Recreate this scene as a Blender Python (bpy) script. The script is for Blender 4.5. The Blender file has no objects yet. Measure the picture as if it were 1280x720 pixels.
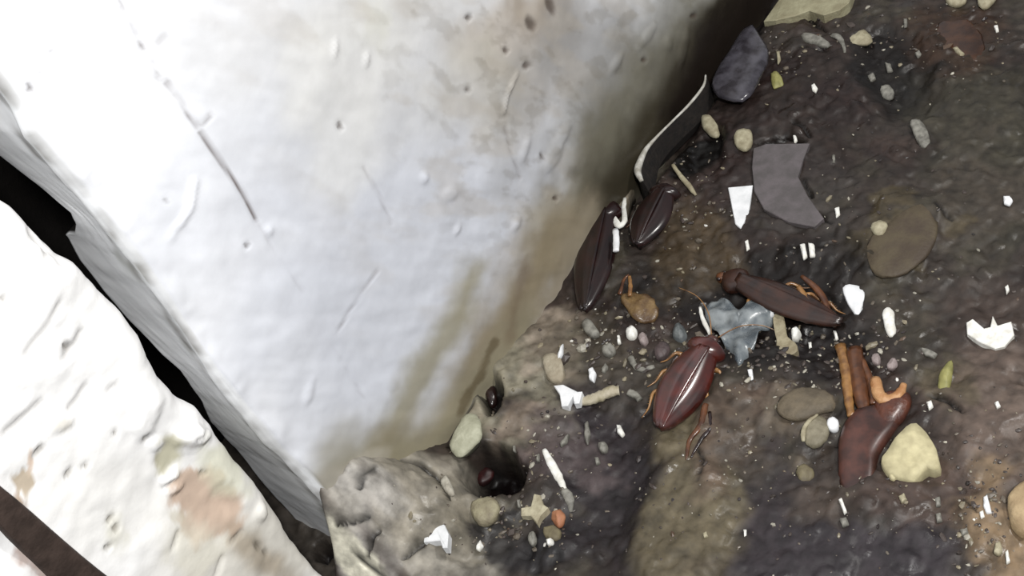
import bpy, bmesh, math, random
import numpy as np
from mathutils import Vector, Matrix
random.seed(7); np.random.seed(7)
S = bpy.context.scene
C = S.collection
# ------------------------------------------------------------------ camera
F = 1541.0                       # focal length in pixels of the 1280x720 frame
def nrm(v): v = np.array(v, float); return v/np.linalg.norm(v)
ZC = nrm((-687, 1416, 1541))     # world Z in camera coordinates (vertical arrises converge below)
YC = nrm((1824, 2562, -1541)); YC = nrm(YC-ZC*YC.dot(ZC))
XC = np.cross(YC, ZC)
def raydir(u, v):
    c = np.array([u-640.0, 360.0-v, -F]); return np.array([c.dot(XC), c.dot(YC), c.dot(ZC)])
CAM = -raydir(470, 698)*0.34/F   # the foot of the white pier's corner is the world origin
cd = bpy.data.cameras.new('camera'); cam = bpy.data.objects.new('camera', cd); C.objects.link(cam)
cd.sensor_width = 36; cd.lens = F/1280*36; cd.clip_start = 0.005; cd.clip_end = 20
M = Matrix.Identity(4)
for i in range(3):
    M[0][i] = XC[i]; M[1][i] = YC[i]; M[2][i] = ZC[i]; M[i][3] = CAM[i]
cam.matrix_world = M
S.camera = cam
# ------------------------------------------------------------------ light
w = bpy.data.worlds.new('world'); S.world = w; w.use_nodes = True
w.node_tree.nodes['Background'].inputs[0].default_value = (0.90, 0.95, 1.0, 1)
w.node_tree.nodes['Background'].inputs[1].default_value = 0.30
def area(name, loc, target, size, power, col):
    l = bpy.data.lights.new(name, 'AREA'); l.shape = 'DISK'; l.size = size; l.energy = power; l.color = col
    o = bpy.data.objects.new(name, l); C.objects.link(o); o.location = loc
    o.rotation_euler = (Vector(target)-Vector(loc)).to_track_quat('-Z', 'Y').to_euler(); return o
area('room_lamp', (0.31, -0.11, 0.44), (0.0, 0.02, 0.10), 0.05, 2.5, (1.0, 0.985, 0.96))
area('added_glint_light', (0.30, 0.26, 0.42), (0.03, 0.10, 0.0), 0.045, 1.3, (1.0, 0.97, 0.93))  # added light, placed to give the cockroach shells their glints
S.view_settings.view_transform = 'Standard'; S.view_settings.look = 'None'
S.view_settings.exposure = 0.0; S.view_settings.gamma = 1.0
# ------------------------------------------------------------------ noise
def _h(ix, iy, s):
    n = (ix.astype(np.int64)*374761393 + iy.astype(np.int64)*668265263 + s*1442695041) & 0xffffffff
    n = ((n ^ (n >> 13))*1274126177) & 0xffffffff
    n = n ^ (n >> 16)
    return (n & 0xffff)/65535.0
def vn(x, y, s=0):
    ix = np.floor(x); iy = np.floor(y); fx = x-ix; fy = y-iy
    fx = fx*fx*fx*(fx*(fx*6-15)+10); fy = fy*fy*fy*(fy*(fy*6-15)+10)
    a = _h(ix, iy, s); b = _h(ix+1, iy, s); c = _h(ix, iy+1, s); d = _h(ix+1, iy+1, s)
    return (a*(1-fx)+b*fx)*(1-fy)+(c*(1-fx)+d*fx)*fy - 0.5
def fbm(x, y, scale, octv=4, s=0, gain=0.5):        # scale = metres per feature
    x = np.asarray(x, float)/scale; y = np.asarray(y, float)/scale; t = 0; a = 1.0
    for k in range(octv):
        t = t + a*vn(x*0.8-y*0.6, x*0.6+y*0.8, s+k*17); x = x*2.03+11.3; y = y*2.03+5.1; a *= gain
    return t
def sstep(a, b, x):
    t = np.clip((x-a)/(b-a), 0, 1); return t*t*(3-2*t)
def lin(c):
    c = np.array(c, float)/255.0
    return np.where(c <= 0.04045, c/12.92, ((c+0.055)/1.055)**2.4)
# ------------------------------------------------------------------ pixels to places
def hit(u, v, axis, val):
    d = raydir(u, v); t = (val-CAM[axis])/d[axis]; return CAM+d*t
def on_front(u, v): p = hit(u, v, 0, 0.0); return np.array([p[1], p[2]])     # (y, z) on the wall plane x=0
def on_return(u, v): p = hit(u, v, 1, 0.0); return np.array([p[0], p[2]])    # (x, z) on the plane y=0
def on_level(u, v, z=0.0): p = hit(u, v, 2, z); return np.array([p[0], p[1]])
def seg_dist(X, Y, pts):
    """distance to a polyline and the fraction along it"""
    best = np.full(X.shape, 1e9); n = len(pts)-1; fr = np.zeros(X.shape)
    for i in range(n):
        ax, ay = pts[i]; bx, by = pts[i+1]; dx, dy = bx-ax, by-ay; L = dx*dx+dy*dy+1e-18
        t = np.clip(((X-ax)*dx+(Y-ay)*dy)/L, 0, 1)
        d = np.hypot(X-ax-t*dx, Y-ay-t*dy); m = d < best
        best = np.where(m, d, best); fr = np.where(m, (i+t)/n, fr)
    return best, fr
def ellipse(X, Y, f, e, wob, seed=0):
    """e = (cx, cy, rx, ry, degrees) seen in the photo, turned into an ellipse lying on the surface"""
    cx, cy, rx, ry, a = e; a = math.radians(a)
    c = f(cx, cy); p = f(cx+rx*math.cos(a), cy+rx*math.sin(a))-c; q = f(cx-ry*math.sin(a), cy+ry*math.cos(a))-c
    det = p[0]*q[1]-p[1]*q[0]
    dx, dy = X-c[0], Y-c[1]
    u = (dx*q[1]-dy*q[0])/det; v = (dy*p[0]-dx*p[1])/det
    d = np.sqrt(u*u+v*v)
    if wob: d = d+wob*fbm(X, Y, max(np.linalg.norm(p), np.linalg.norm(q))*0.7, 4, 31+seed)
    return d
PX = 0.00022                      # metres per photo pixel near the corner
def paint(col, X, Y, f, ells, strokes):
    k = 0
    for e, c, st, soft in ells:
        k += 1
        m = sstep(1+soft, 1-soft, ellipse(X, Y, f, e, 0.75, k*7))*st
        col[:] = col*(1-m[..., None])+lin(c)*m[..., None]
    for pts, wd, c, st, soft in strokes:
        k += 1
        d, fr = seg_dist(X, Y, [f(*p) for p in pts]); d = d/(wd*PX)+0.8*fbm(X, Y, wd*PX*1.5, 4, k*5)
        m = sstep(1+soft, 1-soft, d)*st
        col[:] = col*(1-m[..., None])+lin(c)*m[..., None]
# ------------------------------------------------------------------ materials
def material(name, col=(128, 128, 128), rough=0.6, attr=False, var=0.15, vscale=300, bump=0.0003, bscale=900, spec=0.4,
             col2=None, coat=0.0, alpha=1.0, trans=0.0, sss=0.0, rvar=0.0, metal=0.0):
    m = bpy.data.materials.new(name); m.use_nodes = True; N = m.node_tree.nodes; L = m.node_tree.links
    b = N['Principled BSDF']; tc = N.new('ShaderNodeTexCoord')
    n1 = N.new('ShaderNodeTexNoise'); n1.inputs['Scale'].default_value = vscale; n1.inputs['Detail'].default_value = 5
    L.new(tc.outputs['Object'], n1.inputs['Vector'])
    mx = N.new('ShaderNodeMix'); mx.data_type = 'RGBA'
    if attr:
        a = N.new('ShaderNodeAttribute'); a.attribute_name = 'Col'
        hs = N.new('ShaderNodeMapRange'); hs.inputs['From Min'].default_value = 0.3; hs.inputs['From Max'].default_value = 0.7
        hs.inputs['To Min'].default_value = 1-var; hs.inputs['To Max'].default_value = 1+var
        L.new(n1.outputs['Fac'], hs.inputs['Value'])
        mx.blend_type = 'MULTIPLY'; mx.inputs['Factor'].default_value = 1
        L.new(a.outputs['Color'], mx.inputs['A']); L.new(hs.outputs['Result'], mx.inputs['B'])
    else:
        c1 = lin(col); c2 = lin(col2) if col2 is not None else np.clip(c1*(1-2*var), 0, 1)
        r = N.new('ShaderNodeMapRange'); r.inputs['From Min'].default_value = 0.35; r.inputs['From Max'].default_value = 0.65
        L.new(n1.outputs['Fac'], r.inputs['Value']); L.new(r.outputs['Result'], mx.inputs['Factor'])
        mx.inputs['A'].default_value = (*c1, 1); mx.inputs['B'].default_value = (*c2, 1)
    L.new(mx.outputs['Result'], b.inputs['Base Color'])
    b.inputs['Roughness'].default_value = rough; b.inputs['Specular IOR Level'].default_value = spec
    b.inputs['Coat Weight'].default_value = coat; b.inputs['Coat Roughness'].default_value = 0.2
    b.inputs['Alpha'].default_value = alpha; b.inputs['Transmission Weight'].default_value = trans
    b.inputs['Metallic'].default_value = metal
    if sss: b.inputs['Subsurface Weight'].default_value = sss; b.inputs['Subsurface Scale'].default_value = 0.001
    if rvar:
        rr = N.new('ShaderNodeMapRange'); rr.inputs['From Min'].default_value = 0.35; rr.inputs['From Max'].default_value = 0.65
        rr.inputs['To Min'].default_value = max(0.05, rough-rvar); rr.inputs['To Max'].default_value = min(1, rough+rvar)
        n3 = N.new('ShaderNodeTexNoise'); n3.inputs['Scale'].default_value = vscale*0.4
        L.new(tc.outputs['Object'], n3.inputs['Vector']); L.new(n3.outputs['Fac'], rr.inputs['Value']); L.new(rr.outputs['Result'], b.inputs['Roughness'])
    if bump:
        n2 = N.new('ShaderNodeTexNoise'); n2.inputs['Scale'].default_value = bscale; n2.inputs['Detail'].default_value = 6
        L.new(tc.outputs['Object'], n2.inputs['Vector'])
        bp = N.new('ShaderNodeBump'); bp.inputs['Strength'].default_value = 1; bp.inputs['Distance'].default_value = bump
        L.new(n2.outputs['Fac'], bp.inputs['Height']); L.new(bp.outputs['Normal'], b.inputs['Normal'])
    return m
MT = {}
def mat(key, **k):
    if key not in MT: MT[key] = material(key, **k)
    return MT[key]
M_PAINT = mat('gloss_white_paint', rough=0.42, attr=True, var=0.03, vscale=220, bump=0.00006, bscale=260, spec=0.45)
M_ROUGH = mat('chipped_white_plaster', rough=0.6, attr=True, var=0.03, vscale=260, bump=0.00016, bscale=330, spec=0.3)
M_FLOOR = mat('wet_grimy_floor', rough=0.5, attr=True, var=0.38, vscale=260, bump=0.00022, bscale=480, spec=0.3, rvar=0.2)
M_BACK = mat('joint_darkness', col=(16, 14, 13), rough=0.95, spec=0.1)  # near-black colour stands in for the darkness inside the open joint
# ------------------------------------------------------------------ mesh helpers
def link(o, parent=None, kind=None, label=None, cat=None, group=None):
    C.objects.link(o)
    if parent is not None: o.parent = parent
    for k, v in (('kind', kind), ('label', label), ('category', cat), ('group', group)):
        if v: o[k] = v
    return o
def mesh_obj(name, V, Fc, m, cols=None, smooth=True, **k):
    me = bpy.data.meshes.new(name); me.from_pydata([tuple(map(float, v)) for v in V], [], Fc); me.update()
    if smooth: me.polygons.foreach_set('use_smooth', [True]*len(me.polygons))
    me.materials.append(m)
    if cols is not None:
        a = me.color_attributes.new('Col', 'FLOAT_COLOR', 'POINT')
        a.data.foreach_set('color', np.concatenate([cols, np.ones((len(cols), 1))], 1).ravel())
    return link(bpy.data.objects.new(name, me), **k)
def grid_obj(name, P, col, m, flip=False, **k):
    nr, nc = P.shape[:2]; me = bpy.data.meshes.new(name); nv = nr*nc
    idx = np.arange(nv).reshape(nr, nc)
    q = np.stack([idx[:-1, :-1], idx[:-1, 1:], idx[1:, 1:], idx[1:, :-1]], -1).reshape(-1, 4)
    if flip: q = q[:, ::-1]
    nf = len(q)
    me.vertices.add(nv); me.vertices.foreach_set('co', P.reshape(-1).astype(np.float32))
    me.loops.add(nf*4); me.loops.foreach_set('vertex_index', q.reshape(-1).astype(np.int32))
    me.polygons.add(nf); me.polygons.foreach_set('loop_start', np.arange(0, nf*4, 4, dtype=np.int32))
    me.polygons.foreach_set('loop_total', np.full(nf, 4, dtype=np.int32))
    me.update(calc_edges=True); me.validate()
    me.polygons.foreach_set('use_smooth', np.ones(nf, bool))
    a = me.color_attributes.new('Col', 'FLOAT_COLOR', 'POINT')
    a.data.foreach_set('color', np.concatenate([col.reshape(-1, 3), np.ones((nv, 1))], 1).astype(np.float32).ravel())
    me.materials.append(m)
    return link(bpy.data.objects.new(name, me), **k)
def spaced(*parts):
    """parts = (start, end, step) joined into one rising axis"""
    a = np.concatenate([np.arange(s, e, st) for s, e, st in parts]+[[parts[-1][1]]]); return np.unique(np.round(a, 6))

# ================================================================== floor
gx = spaced((-0.12, -0.03, 0.004), (-0.03, 0.25, 0.0007), (0.25, 0.7, 0.01))
gy = spaced((-0.40, -0.10, 0.01), (-0.10, 0.36, 0.0007), (0.36, 0.9, 0.01))
GX, GY = np.meshgrid(gx, gy)
FILLET = [(400, 607), (440, 592), (500, 572), (560, 555), (590, 500), (640, 440), (690, 392), (705, 385), (722, 330)]
fl = np.array([on_front(*p) for p in FILLET]); o_ = np.argsort(fl[:, 0]); fly, flz = fl[o_, 0], np.maximum(fl[o_, 1], 0)
yend = on_front(757, 256)[0]
def ztop(y):
    z = np.interp(y, np.r_[fly, yend], np.r_[flz, 0.0])
    return np.where(y < fly[0], flz[0]*np.exp(-((fly[0]-y)/0.010)**1.5), z)
xe = np.maximum(GX, 0)
wfil = 0.013+0.004*fbm(GX, GY, 0.02, 3, 5)
H = ztop(GY)*np.exp(-(xe/wfil)**1.25)*np.where(GX < 0, np.exp(-(GX/0.004)**2), 1)
H = H*(1+0.14*fbm(GX, GY, 0.016, 3, 8))
mm = sstep(0, 0.012, H)
H += 0.0030*fbm(GX, GY, 0.030, 5, 1)+0.0011*np.abs(fbm(GX, GY, 0.006, 3, 2))*2+0.0004*fbm(GX, GY, 0.0018, 2, 3)
gut = np.exp(-(xe/0.0065)**4)*sstep(yend-0.012, yend+0.006, GY)
H -= 0.008*gut
def floor_h(x, y):
    i = np.clip(np.searchsorted(gx, x)-1, 0, len(gx)-2); j = np.clip(np.searchsorted(gy, y)-1, 0, len(gy)-2)
    a = (x-gx[i])/(gx[i+1]-gx[i]); b = (y-gy[j])/(gy[j+1]-gy[j])
    return (H[j, i]*(1-a)+H[j, i+1]*a)*(1-b)+(H[j+1, i]*(1-a)+H[j+1, i+1]*a)*b
TT = np.linspace(0.75, 1.45, 900)
def on_floor(u, v, up=0.0):
    """where the sight line through a pixel of the photo meets the floor relief (raised by up)"""
    d = raydir(u, v)*0.34/F
    P = CAM[None]+TT[:, None]*d[None]
    below = P[:, 2] < floor_h(P[:, 0], P[:, 1])+up
    k = int(np.argmax(below)) if below.any() else len(TT)-1
    return P[k].copy()
def f_fl(u, v): return on_floor(u, v)[:2]
def f_around(cu, cv):
    z = on_floor(cu, cv)[2]; return lambda u, v: on_level(u, v, z)
def relief(u, v, rx, ry, ang, dz, soft=0.35, wob=0.5):
    m = sstep(1+soft, 1-soft, ellipse(GX, GY, f_around(u, v), (u, v, rx, ry, ang), wob, int(u)))
    H[:] += dz*m; return m
def groove(pts, wd, depth):
    d, fr = seg_dist(GX, GY, [on_floor(*p)[:2] for p in pts]); wd = wd*0.8
    taper = np.clip(4*np.minimum(fr, 1-fr)+0.25, 0, 1)
    m = np.exp(-(d/(wd*PX*0.5*taper))**2); H[:] -= depth*m; return m
# mounds and hollows the photo shows
relief(505, 625, 52, 44, 25, 0.0035, 0.3)
relief(470, 600, 22, 20, 0, 0.002)
relief(855, 640, 55, 130, 12, 0.0030, 0.5)
relief(915, 510, 30, 50, 25, 0.0022, 0.5)
relief(990, 520, 45, 35, 0, 0.0022, 0.4)
relief(1120, 300, 62, 45, -35, 0.0018, 0.2)
relief(1230, 520, 70, 70, 0, 0.0022, 0.5)
relief(1262, 650, 50, 60, 0, 0.0030, 0.5)
relief(1110, 620, 60, 30, 0, 0.0015, 0.4)
relief(650, 470, 32, 55, 20, 0.0012, 0.5)
relief(955, 385, 120, 55, 10, -0.0035, 0.6)
relief(750, 600, 50, 100, 10, -0.0030, 0.6)
relief(620, 690, 50, 40, 0, -0.0035, 0.5)
relief(1120, 85, 38, 60, -30, -0.0040, 0.5)
relief(880, 185, 26, 32, 0, -0.0050, 0.4)
relief(1040, 440, 60, 30, 20, -0.003, 0.5)
G = np.zeros_like(H)
for pts, wd, dp in ([[(500, 574), (525, 579), (550, 600)], 9, 0.004], [[(545, 594), (556, 612), (562, 625)], 4, 0.002],
                    [[(418, 656), (440, 652), (462, 642)], 5, 0.002], [[(447, 612), (456, 592), (474, 582)], 5, 0.0015],
                    [[(440, 688), (462, 705), (490, 728)], 7, 0.0035], [[(458, 690), (463, 676), (476, 660)], 6, 0.0025],
                    [[(500, 698), (518, 686), (534, 674)], 6, 0.0025], [[(598, 490), (575, 530), (560, 560)], 6, 0.001],
                    [[(1160, 492), (1182, 500), (1205, 515)], 7, 0.002], [[(1200, 620), (1222, 640)], 5, 0.0015],
                    [[(868, 555), (880, 575), (872, 600)], 4, 0.0012], [[(945, 178), (985, 172), (1008, 176)], 12, 0.003], [[(988, 150), (1004, 158), (1014, 172)], 7, 0.002], [[(1002, 222), (1010, 236), (1016, 248)], 6, 0.002], [[(990, 22), (1010, 20), (1034, 40)], 9, 0.003], [[(1000, 56), (1018, 60), (1036, 64)], 5, 0.0015], [[(1020, 262), (1032, 276), (1044, 282)], 5, 0.0015], [[(1165, 250), (1178, 262), (1190, 275)], 5, 0.0012]):
    G = np.maximum(G, groove(pts, wd, dp))
HOLES = [((612, 490, 14, 26, -5), 0.009), ((613, 586, 37, 31, 10), 0.016), ((403, 690, 14, 12, 30), 0.008)]
HM = np.zeros_like(H)
for e, d in HOLES:
    HM = np.maximum(HM, relief(*e, -d, 0.22, 0.25))
colF = np.zeros(H.shape+(3,)); colF[:] = lin((60, 53, 48))
n1 = fbm(GX, GY, 0.022, 5, 40); n2 = fbm(GX, GY, 0.016, 5, 50); n3 = fbm(GX, GY, 0.0035, 4, 60)
for n, c, s in ((sstep(0.0, 0.35, n1), (40, 31, 29), 0.85), (sstep(0.05, 0.4, n2), (74, 69, 58), 0.7), (sstep(0.0, 0.5, -n2), (66, 52, 47), 0.6)):
    colF[:] = colF*(1-n[..., None]*s)+lin(c)*n[..., None]*s
ELF = [((980, 130, 130, 80, 10), (42, 31, 29), .85, .4), ((1190, 60, 52, 45, 0), (60, 42, 30), .8, .6), ((1118, 75, 42, 62, -20), (18, 14, 13), .9, .4),
       ((1230, 150, 90, 100, 0), (60, 57, 47), .7, .5), ((1215, 230, 60, 60, 0), (74, 65, 58), .5, .5), ((1120, 300, 66, 48, -35), (78, 69, 52), .9, .2),
       ((1240, 400, 90, 70, 0), (70, 60, 54), .7, .5), ((1235, 520, 75, 90, 0), (112, 97, 88), .8, .5), ((1020, 685, 190, 80, 5), (55, 50, 54), .95, .35),
       ((950, 600, 50, 80, 0), (50, 44, 47), .8, .4), ((770, 620, 70, 130, 5), (40, 35, 38), .95, .35), ((740, 520, 50, 60, 0), (46, 39, 42), .9, .4),
       ((852, 640, 58, 120, 10), (104, 95, 76), .95, .35), ((905, 520, 40, 60, 20), (100, 84, 72), .85, .5), ((990, 520, 48, 36, 0), (106, 95, 82), .85, .4),
       ((1035, 620, 60, 30, 0), (84, 74, 66), .6, .5), ((1150, 620, 70, 40, 0), (80, 66, 60), .7, .5), ((1262, 655, 60, 70, 0), (140, 119, 94), .9, .4), ((1130, 690, 60, 30, 0), (55, 50, 54), .8, .4),
       ((960, 370, 140, 60, 10), (20, 14, 12), .95, .4), ((1040, 445, 60, 30, 30), (22, 17, 18), .85, .4), ((860, 300, 50, 55, -30), (80, 67, 50), .8, .5),
       ((930, 545, 30, 60, 0), (80, 72, 62), .5, .5), ((905, 215, 60, 30, -10), (52, 40, 38), .7, .4), ((1000, 250, 60, 50, 0), (66, 61, 59), .6, .5),
       ((510, 625, 75, 60, 20), (142, 136, 124), .9, .4), ((640, 470, 60, 70, 30), (152, 146, 128), .9, .4), ((430, 625, 45, 45, 0), (172, 168, 162), .9, .45),
       ((640, 540, 40, 25, 0), (130, 116, 104), .8, .4), ((700, 560, 45, 35, 20), (82, 72, 72), .85, .4), ((445, 703, 30, 14, 35), (222, 218, 200), .95, .25), ((545, 700, 60, 25, 0), (150, 145, 135), .8, .4),
       ((590, 650, 45, 35, 0), (130, 123, 108), .7, .5), ((640, 690, 50, 25, 0), (40, 38, 40), .9, .3), ((690, 430, 30, 40, 0), (160, 147, 132), .85, .4), ((745, 445, 60, 40, 0), (88, 80, 68), .6, .5),
       ((800, 470, 60, 40, 0), (70, 64, 56), .6, .5), ((1175, 480, 40, 30, 0), (84, 78, 56), .5, .5)]
STF = [([(880, 60), (840, 150), (770, 230)], 26, (16, 14, 12), .95, .3), ([(880, 185), (850, 210)], 30, (10, 8, 8), .95, .35), ([(960, 0), (940, 60)], 14, (20, 15, 14), .9, .4)]  # near-black strokes put the shade of the pier-foot gap into the colour
ELF = [(e, c, s, so) for e, c, s, so in ELF]
for i, (e, c, s, so) in enumerate(ELF):
    m = sstep(1+so, 1-so, ellipse(GX, GY, f_around(e[0], e[1]), e, 1.2, i*3))*s
    colF[:] = colF*(1-m[..., None])+lin(c)*m[..., None]
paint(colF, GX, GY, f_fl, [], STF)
colF *= (1+0.30*np.clip(n3, -1, 1))[..., None]*(0.63+0.22*mm[..., None])
colF[:] = np.where((GX < -0.001)[..., None], lin((60, 55, 50)), colF)
for m_, c, s in ((G**0.7, (13, 11, 10), 0.97), (HM, (9, 5, 5), 0.99)):  # cracks and holes: their inner shade painted in as near-black
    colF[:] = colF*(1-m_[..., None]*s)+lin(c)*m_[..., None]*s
PF = np.stack([GX, GY, H], -1)
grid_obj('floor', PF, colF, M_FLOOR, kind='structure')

# ================================================================== white pier (right wall)
def poly_front(pts):
    a = np.array([on_front(*p) for p in pts]); o = np.argsort(a[:, 1]); return a[o, 1], a[o, 0]      # z, y
ARR = [(-30, 60), (0, 104), (22, 135), (40, 172), (62, 198), (100, 240), (140, 290), (172, 328), (205, 375), (235, 420), (268, 470), (305, 515), (345, 562), (385, 600), (400, 618), (470, 698)]
az, ay = poly_front(ARR)
RET = [(-20, 165), (0, 186), (30, 212), (62, 238), (92, 262), (99, 276), (96, 290), (84, 289), (104, 322), (135, 357), (165, 388), (200, 420), (235, 450), (262, 490), (272, 518), (300, 560), (345, 622), (385, 668), (404, 690)]
ra = np.array([on_return(*p) for p in RET]); o_ = np.argsort(ra[:, 1]); rz, rx_ = ra[o_, 1], ra[o_, 0]
zr = spaced((-0.02, 0.26, 0.0008), (0.26, 0.6, 0.01))
ya = np.interp(zr, az, ay); ya[zr > az[-1]] = ay[-1]+(zr[zr > az[-1]]-az[-1])*0.0
D = -np.interp(zr, rz, rx_)                                   # how deep the plaster return goes
tf = spaced((0.0018, 0.30, 0.0008), (0.30, 0.9, 0.02))[::-1]
arc = np.linspace(0, math.pi/2, 6)[1:-1]
sr = np.linspace(0, 1, 40)
n_f, n_a, n_r = len(tf), len(arc), len(sr)
nc = n_f+n_a+n_r+3
P = np.zeros((len(zr), nc, 3)); NN = np.zeros((len(zr), nc, 3)); r = 0.0018
P[:, :, 2] = zr[:, None]
P[:, :n_f, 1] = ya[:, None]+tf[None]; NN[:, :n_f, 0] = 1
for k, a in enumerate(arc):
    P[:, n_f+k, 0] = -r+r*math.cos(a); P[:, n_f+k, 1] = ya+r-r*math.sin(a); NN[:, n_f+k, 0] = math.cos(a); NN[:, n_f+k, 1] = -math.sin(a)
P[:, n_f+n_a:n_f+n_a+n_r, 0] = -r-(D[:, None]-r)*sr[None]; P[:, n_f+n_a:n_f+n_a+n_r, 1] = ya[:, None]; NN[:, n_f+n_a:n_f+n_a+n_r, 1] = -1
for k, yy in enumerate((0.0008, 0.006, 0.05)):
    P[:, n_f+n_a+n_r+k, 0] = -D-0.0004; P[:, n_f+n_a+n_r+k, 1] = ya+yy
Yw, Zw = P[:, :, 1], P[:, :, 2]
Sc = np.concatenate([tf, -arc*r, -sr*0.03, [-.03, -.03, -.03]])[None]+np.zeros((len(zr), 1))   # unrolled coordinate
disp = 0.0010*fbm(Sc, Zw, 0.035, 3, 100)+0.00018*fbm(Sc, Zw, 0.008, 3, 110)
# dragged paint ridges running up and down the face
uu = Sc*0.83+Zw*0.55; vv = -Sc*0.55+Zw*0.83
disp += 0.00028*fbm(uu/1.0, vv/3.5, 0.004, 3, 120)
# plaster bead along the arris
disp += 0.0006*np.exp(-((Sc-0.003)/0.003)**2)*(0.6+1.6*fbm(Sc, Zw, 0.01, 3, 130))
ret = (Sc < 0)
disp = np.where(ret, disp*0.4+0.00035*fbm(Sc*0.3, Zw, 0.012, 3, 140), disp)
colW = np.zeros(P.shape); colW[:] = lin((232, 234, 239))
CR = np.zeros_like(disp)
def wgroove(pts, wd, depth, dark=1.0):
    global disp, CR
    d, fr = seg_dist(Yw, Zw, [on_front(*p) for p in pts]); br = np.clip(0.85+1.5*fbm(Yw, Zw, 0.006, 3, int(pts[0][0])), 0.15, 1.1)
    m = np.exp(-(d/(wd*PX*0.5))**2)*np.where(Sc > -0.001, 1, 0)*br; disp = disp-depth*m; CR = np.maximum(CR, m*dark)
def wbump(u, v, rx, ry, a, dz, soft=0.5, wob=0.5):
    global disp
    m = sstep(1+soft, 1-soft, ellipse(Yw, Zw, on_front, (u, v, rx, ry, a), wob, int(u)))*(Sc > 0); disp = disp+dz*m; return m
wgroove([(146, -5), (156, 18), (168, 38), (178, 60)], 5, .0006, .95); wgroove([(190, 78), (198, 98)], 5, .0003, .5); wgroove([(208, 103), (222, 122), (236, 146), (246, 158)], 5, .0005, .85)
wgroove([(250, 165), (262, 183), (285, 214), (305, 243), (322, 275)], 4.5, .0005, .9); wgroove([(322, 275), (345, 315), (380, 365)], 4, .0002, .15)
wgroove([(246, 158), (255, 154), (262, 143)], 4, .0004, .7); wgroove([(197, 54), (208, 43)], 4, .0003, .6); wgroove([(69, 52), (55, 78), (39, 118)], 3.5, .0003, .65)
wgroove([(474, 338), (450, 372), (420, 420)], 4, .0003, .35); wgroove([(455, 210), (475, 245), (490, 280)], 4, .0003, .25); wgroove([(415, 430), (450, 490), (465, 515)], 4, .0003, .2)
wgroove([(632, 160), (638, 190), (650, 222)], 5, .0004, .3)
wgroove([(242, 228), (236, 262), (212, 300)], 8, -.0006, 0); wgroove([(647, 92), (634, 118), (630, 140)], 6, -.0008, 0)
for e in ((562, 243, 9, 7, -20), (656, 185, 4, 16, 15), (700, 175, 6, 22, 30), (808, 46, 5, 16, 35), (855, 60, 4, 22, 12), (835, 55, 5, 7, 0), (458, 75, 3, 9, 5), (418, 60, 3, 12, 5), (690, 200, 6, 18, 35), (572, 288, 3, 7, 20), (645, 280, 4, 8, 20), (338, 288, 4, 6, 0), (385, 490, 5, 16, 15), (530, 222, 4, 6, 0), (770, 80, 5, 12, 25)):
    wbump(*e, 0.0005, 0.6, 0.3)
PM = np.zeros_like(disp)
for u, v, rx, ry in ((310, 307, 3, 3.5), (690, 8, 5, 12), (664, 30, 6, 9), (632, 63, 3, 4), (660, 82, 5, 4), (584, 112, 3, 3), (426, 158, 3, 5), (205, 252, 2, 3), (678, 196, 2, 5), (695, 248, 3, 3), (868, 20, 4, 3), (805, 75, 3, 3), (36, 110, 4, 5), (585, 22, 4, 4)):
    PM = np.maximum(PM, wbump(u, v, rx, ry, -20, -0.0006, 0.5, 0.3))
ELW = [((530, 70, 150, 130, -30), (190, 190, 190), .85, .6), ((650, 70, 55, 110, 25), (176, 168, 158), .85, .55), ((600, 130, 60, 70, 0), (184, 180, 168), .7, .6), ((690, 20, 40, 40, 0), (150, 138, 124), .8, .5),
       ((540, 370, 200, 200, 0), (192, 196, 206), .8, .5), ((440, 120, 60, 120, 20), (212, 212, 210), .6, .6), ((735, 95, 75, 120, 30), (150, 150, 151), .85, .7),
       ((700, 290, 60, 60, -45), (158, 152, 138), .85, .5), ((640, 360, 40, 60, 30), (158, 150, 138), .6, .6), ((760, 200, 70, 45, -50), (98, 92, 76), .9, .5), ((470, 30, 20, 30, 0), (200, 200, 190), .5, .6), ((380, 90, 25, 80, 10), (222, 222, 220), .4, .6)]
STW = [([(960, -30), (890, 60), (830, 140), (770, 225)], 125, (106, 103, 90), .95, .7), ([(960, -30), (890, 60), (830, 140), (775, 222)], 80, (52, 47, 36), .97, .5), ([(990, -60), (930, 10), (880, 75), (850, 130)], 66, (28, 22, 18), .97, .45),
       ([(590, 345), (575, 390), (555, 430), (520, 480), (480, 560)], 26, (138, 131, 104), .8, 1.0), ([(705, 290), (670, 350), (640, 410), (600, 470), (555, 545), (490, 590)], 50, (134, 123, 101), .95, .8),
       ([(740, 260), (710, 320), (700, 380)], 30, (140, 130, 112), .8, .8), ([(640, 455), (590, 520), (540, 575), (430, 600)], 62, (134, 128, 108), .9, .8), ([(618, 430), (600, 470), (575, 510)], 9, (86, 74, 52), .7, .5), ([(655, 340), (640, 400), (640, 420)], 14, (104, 88, 70), .5, 1.0),
       ([(400, 612), (430, 598), (470, 582)], 20, (168, 163, 152), .7, .6)]
colR = np.copy(colW)
paint(colW, Yw, Zw, on_front, ELW, [])  # broad greys carry the light's falloff in the colour; the browns are stains
st = sstep(0.0, 0.45, fbm(uu, vv/3.0, 0.007, 5, 170))*sstep(0.02, 0.09, Sc)*0.35
colW = colW*(1-st[..., None])+lin((168, 160, 148))*st[..., None]
st = sstep(0.12, 0.4, fbm(uu, vv/2.2, 0.0035, 4, 180))*sstep(0.05, 0.11, Sc)*0.4
colW = colW*(1-0.6*st[..., None])+lin((110, 102, 88))*0.6*st[..., None]
paint(colW, Yw, Zw, on_front, [], STW)
colW = np.where(Sc[..., None] > 0, colW, lin((236, 238, 241)))
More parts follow.
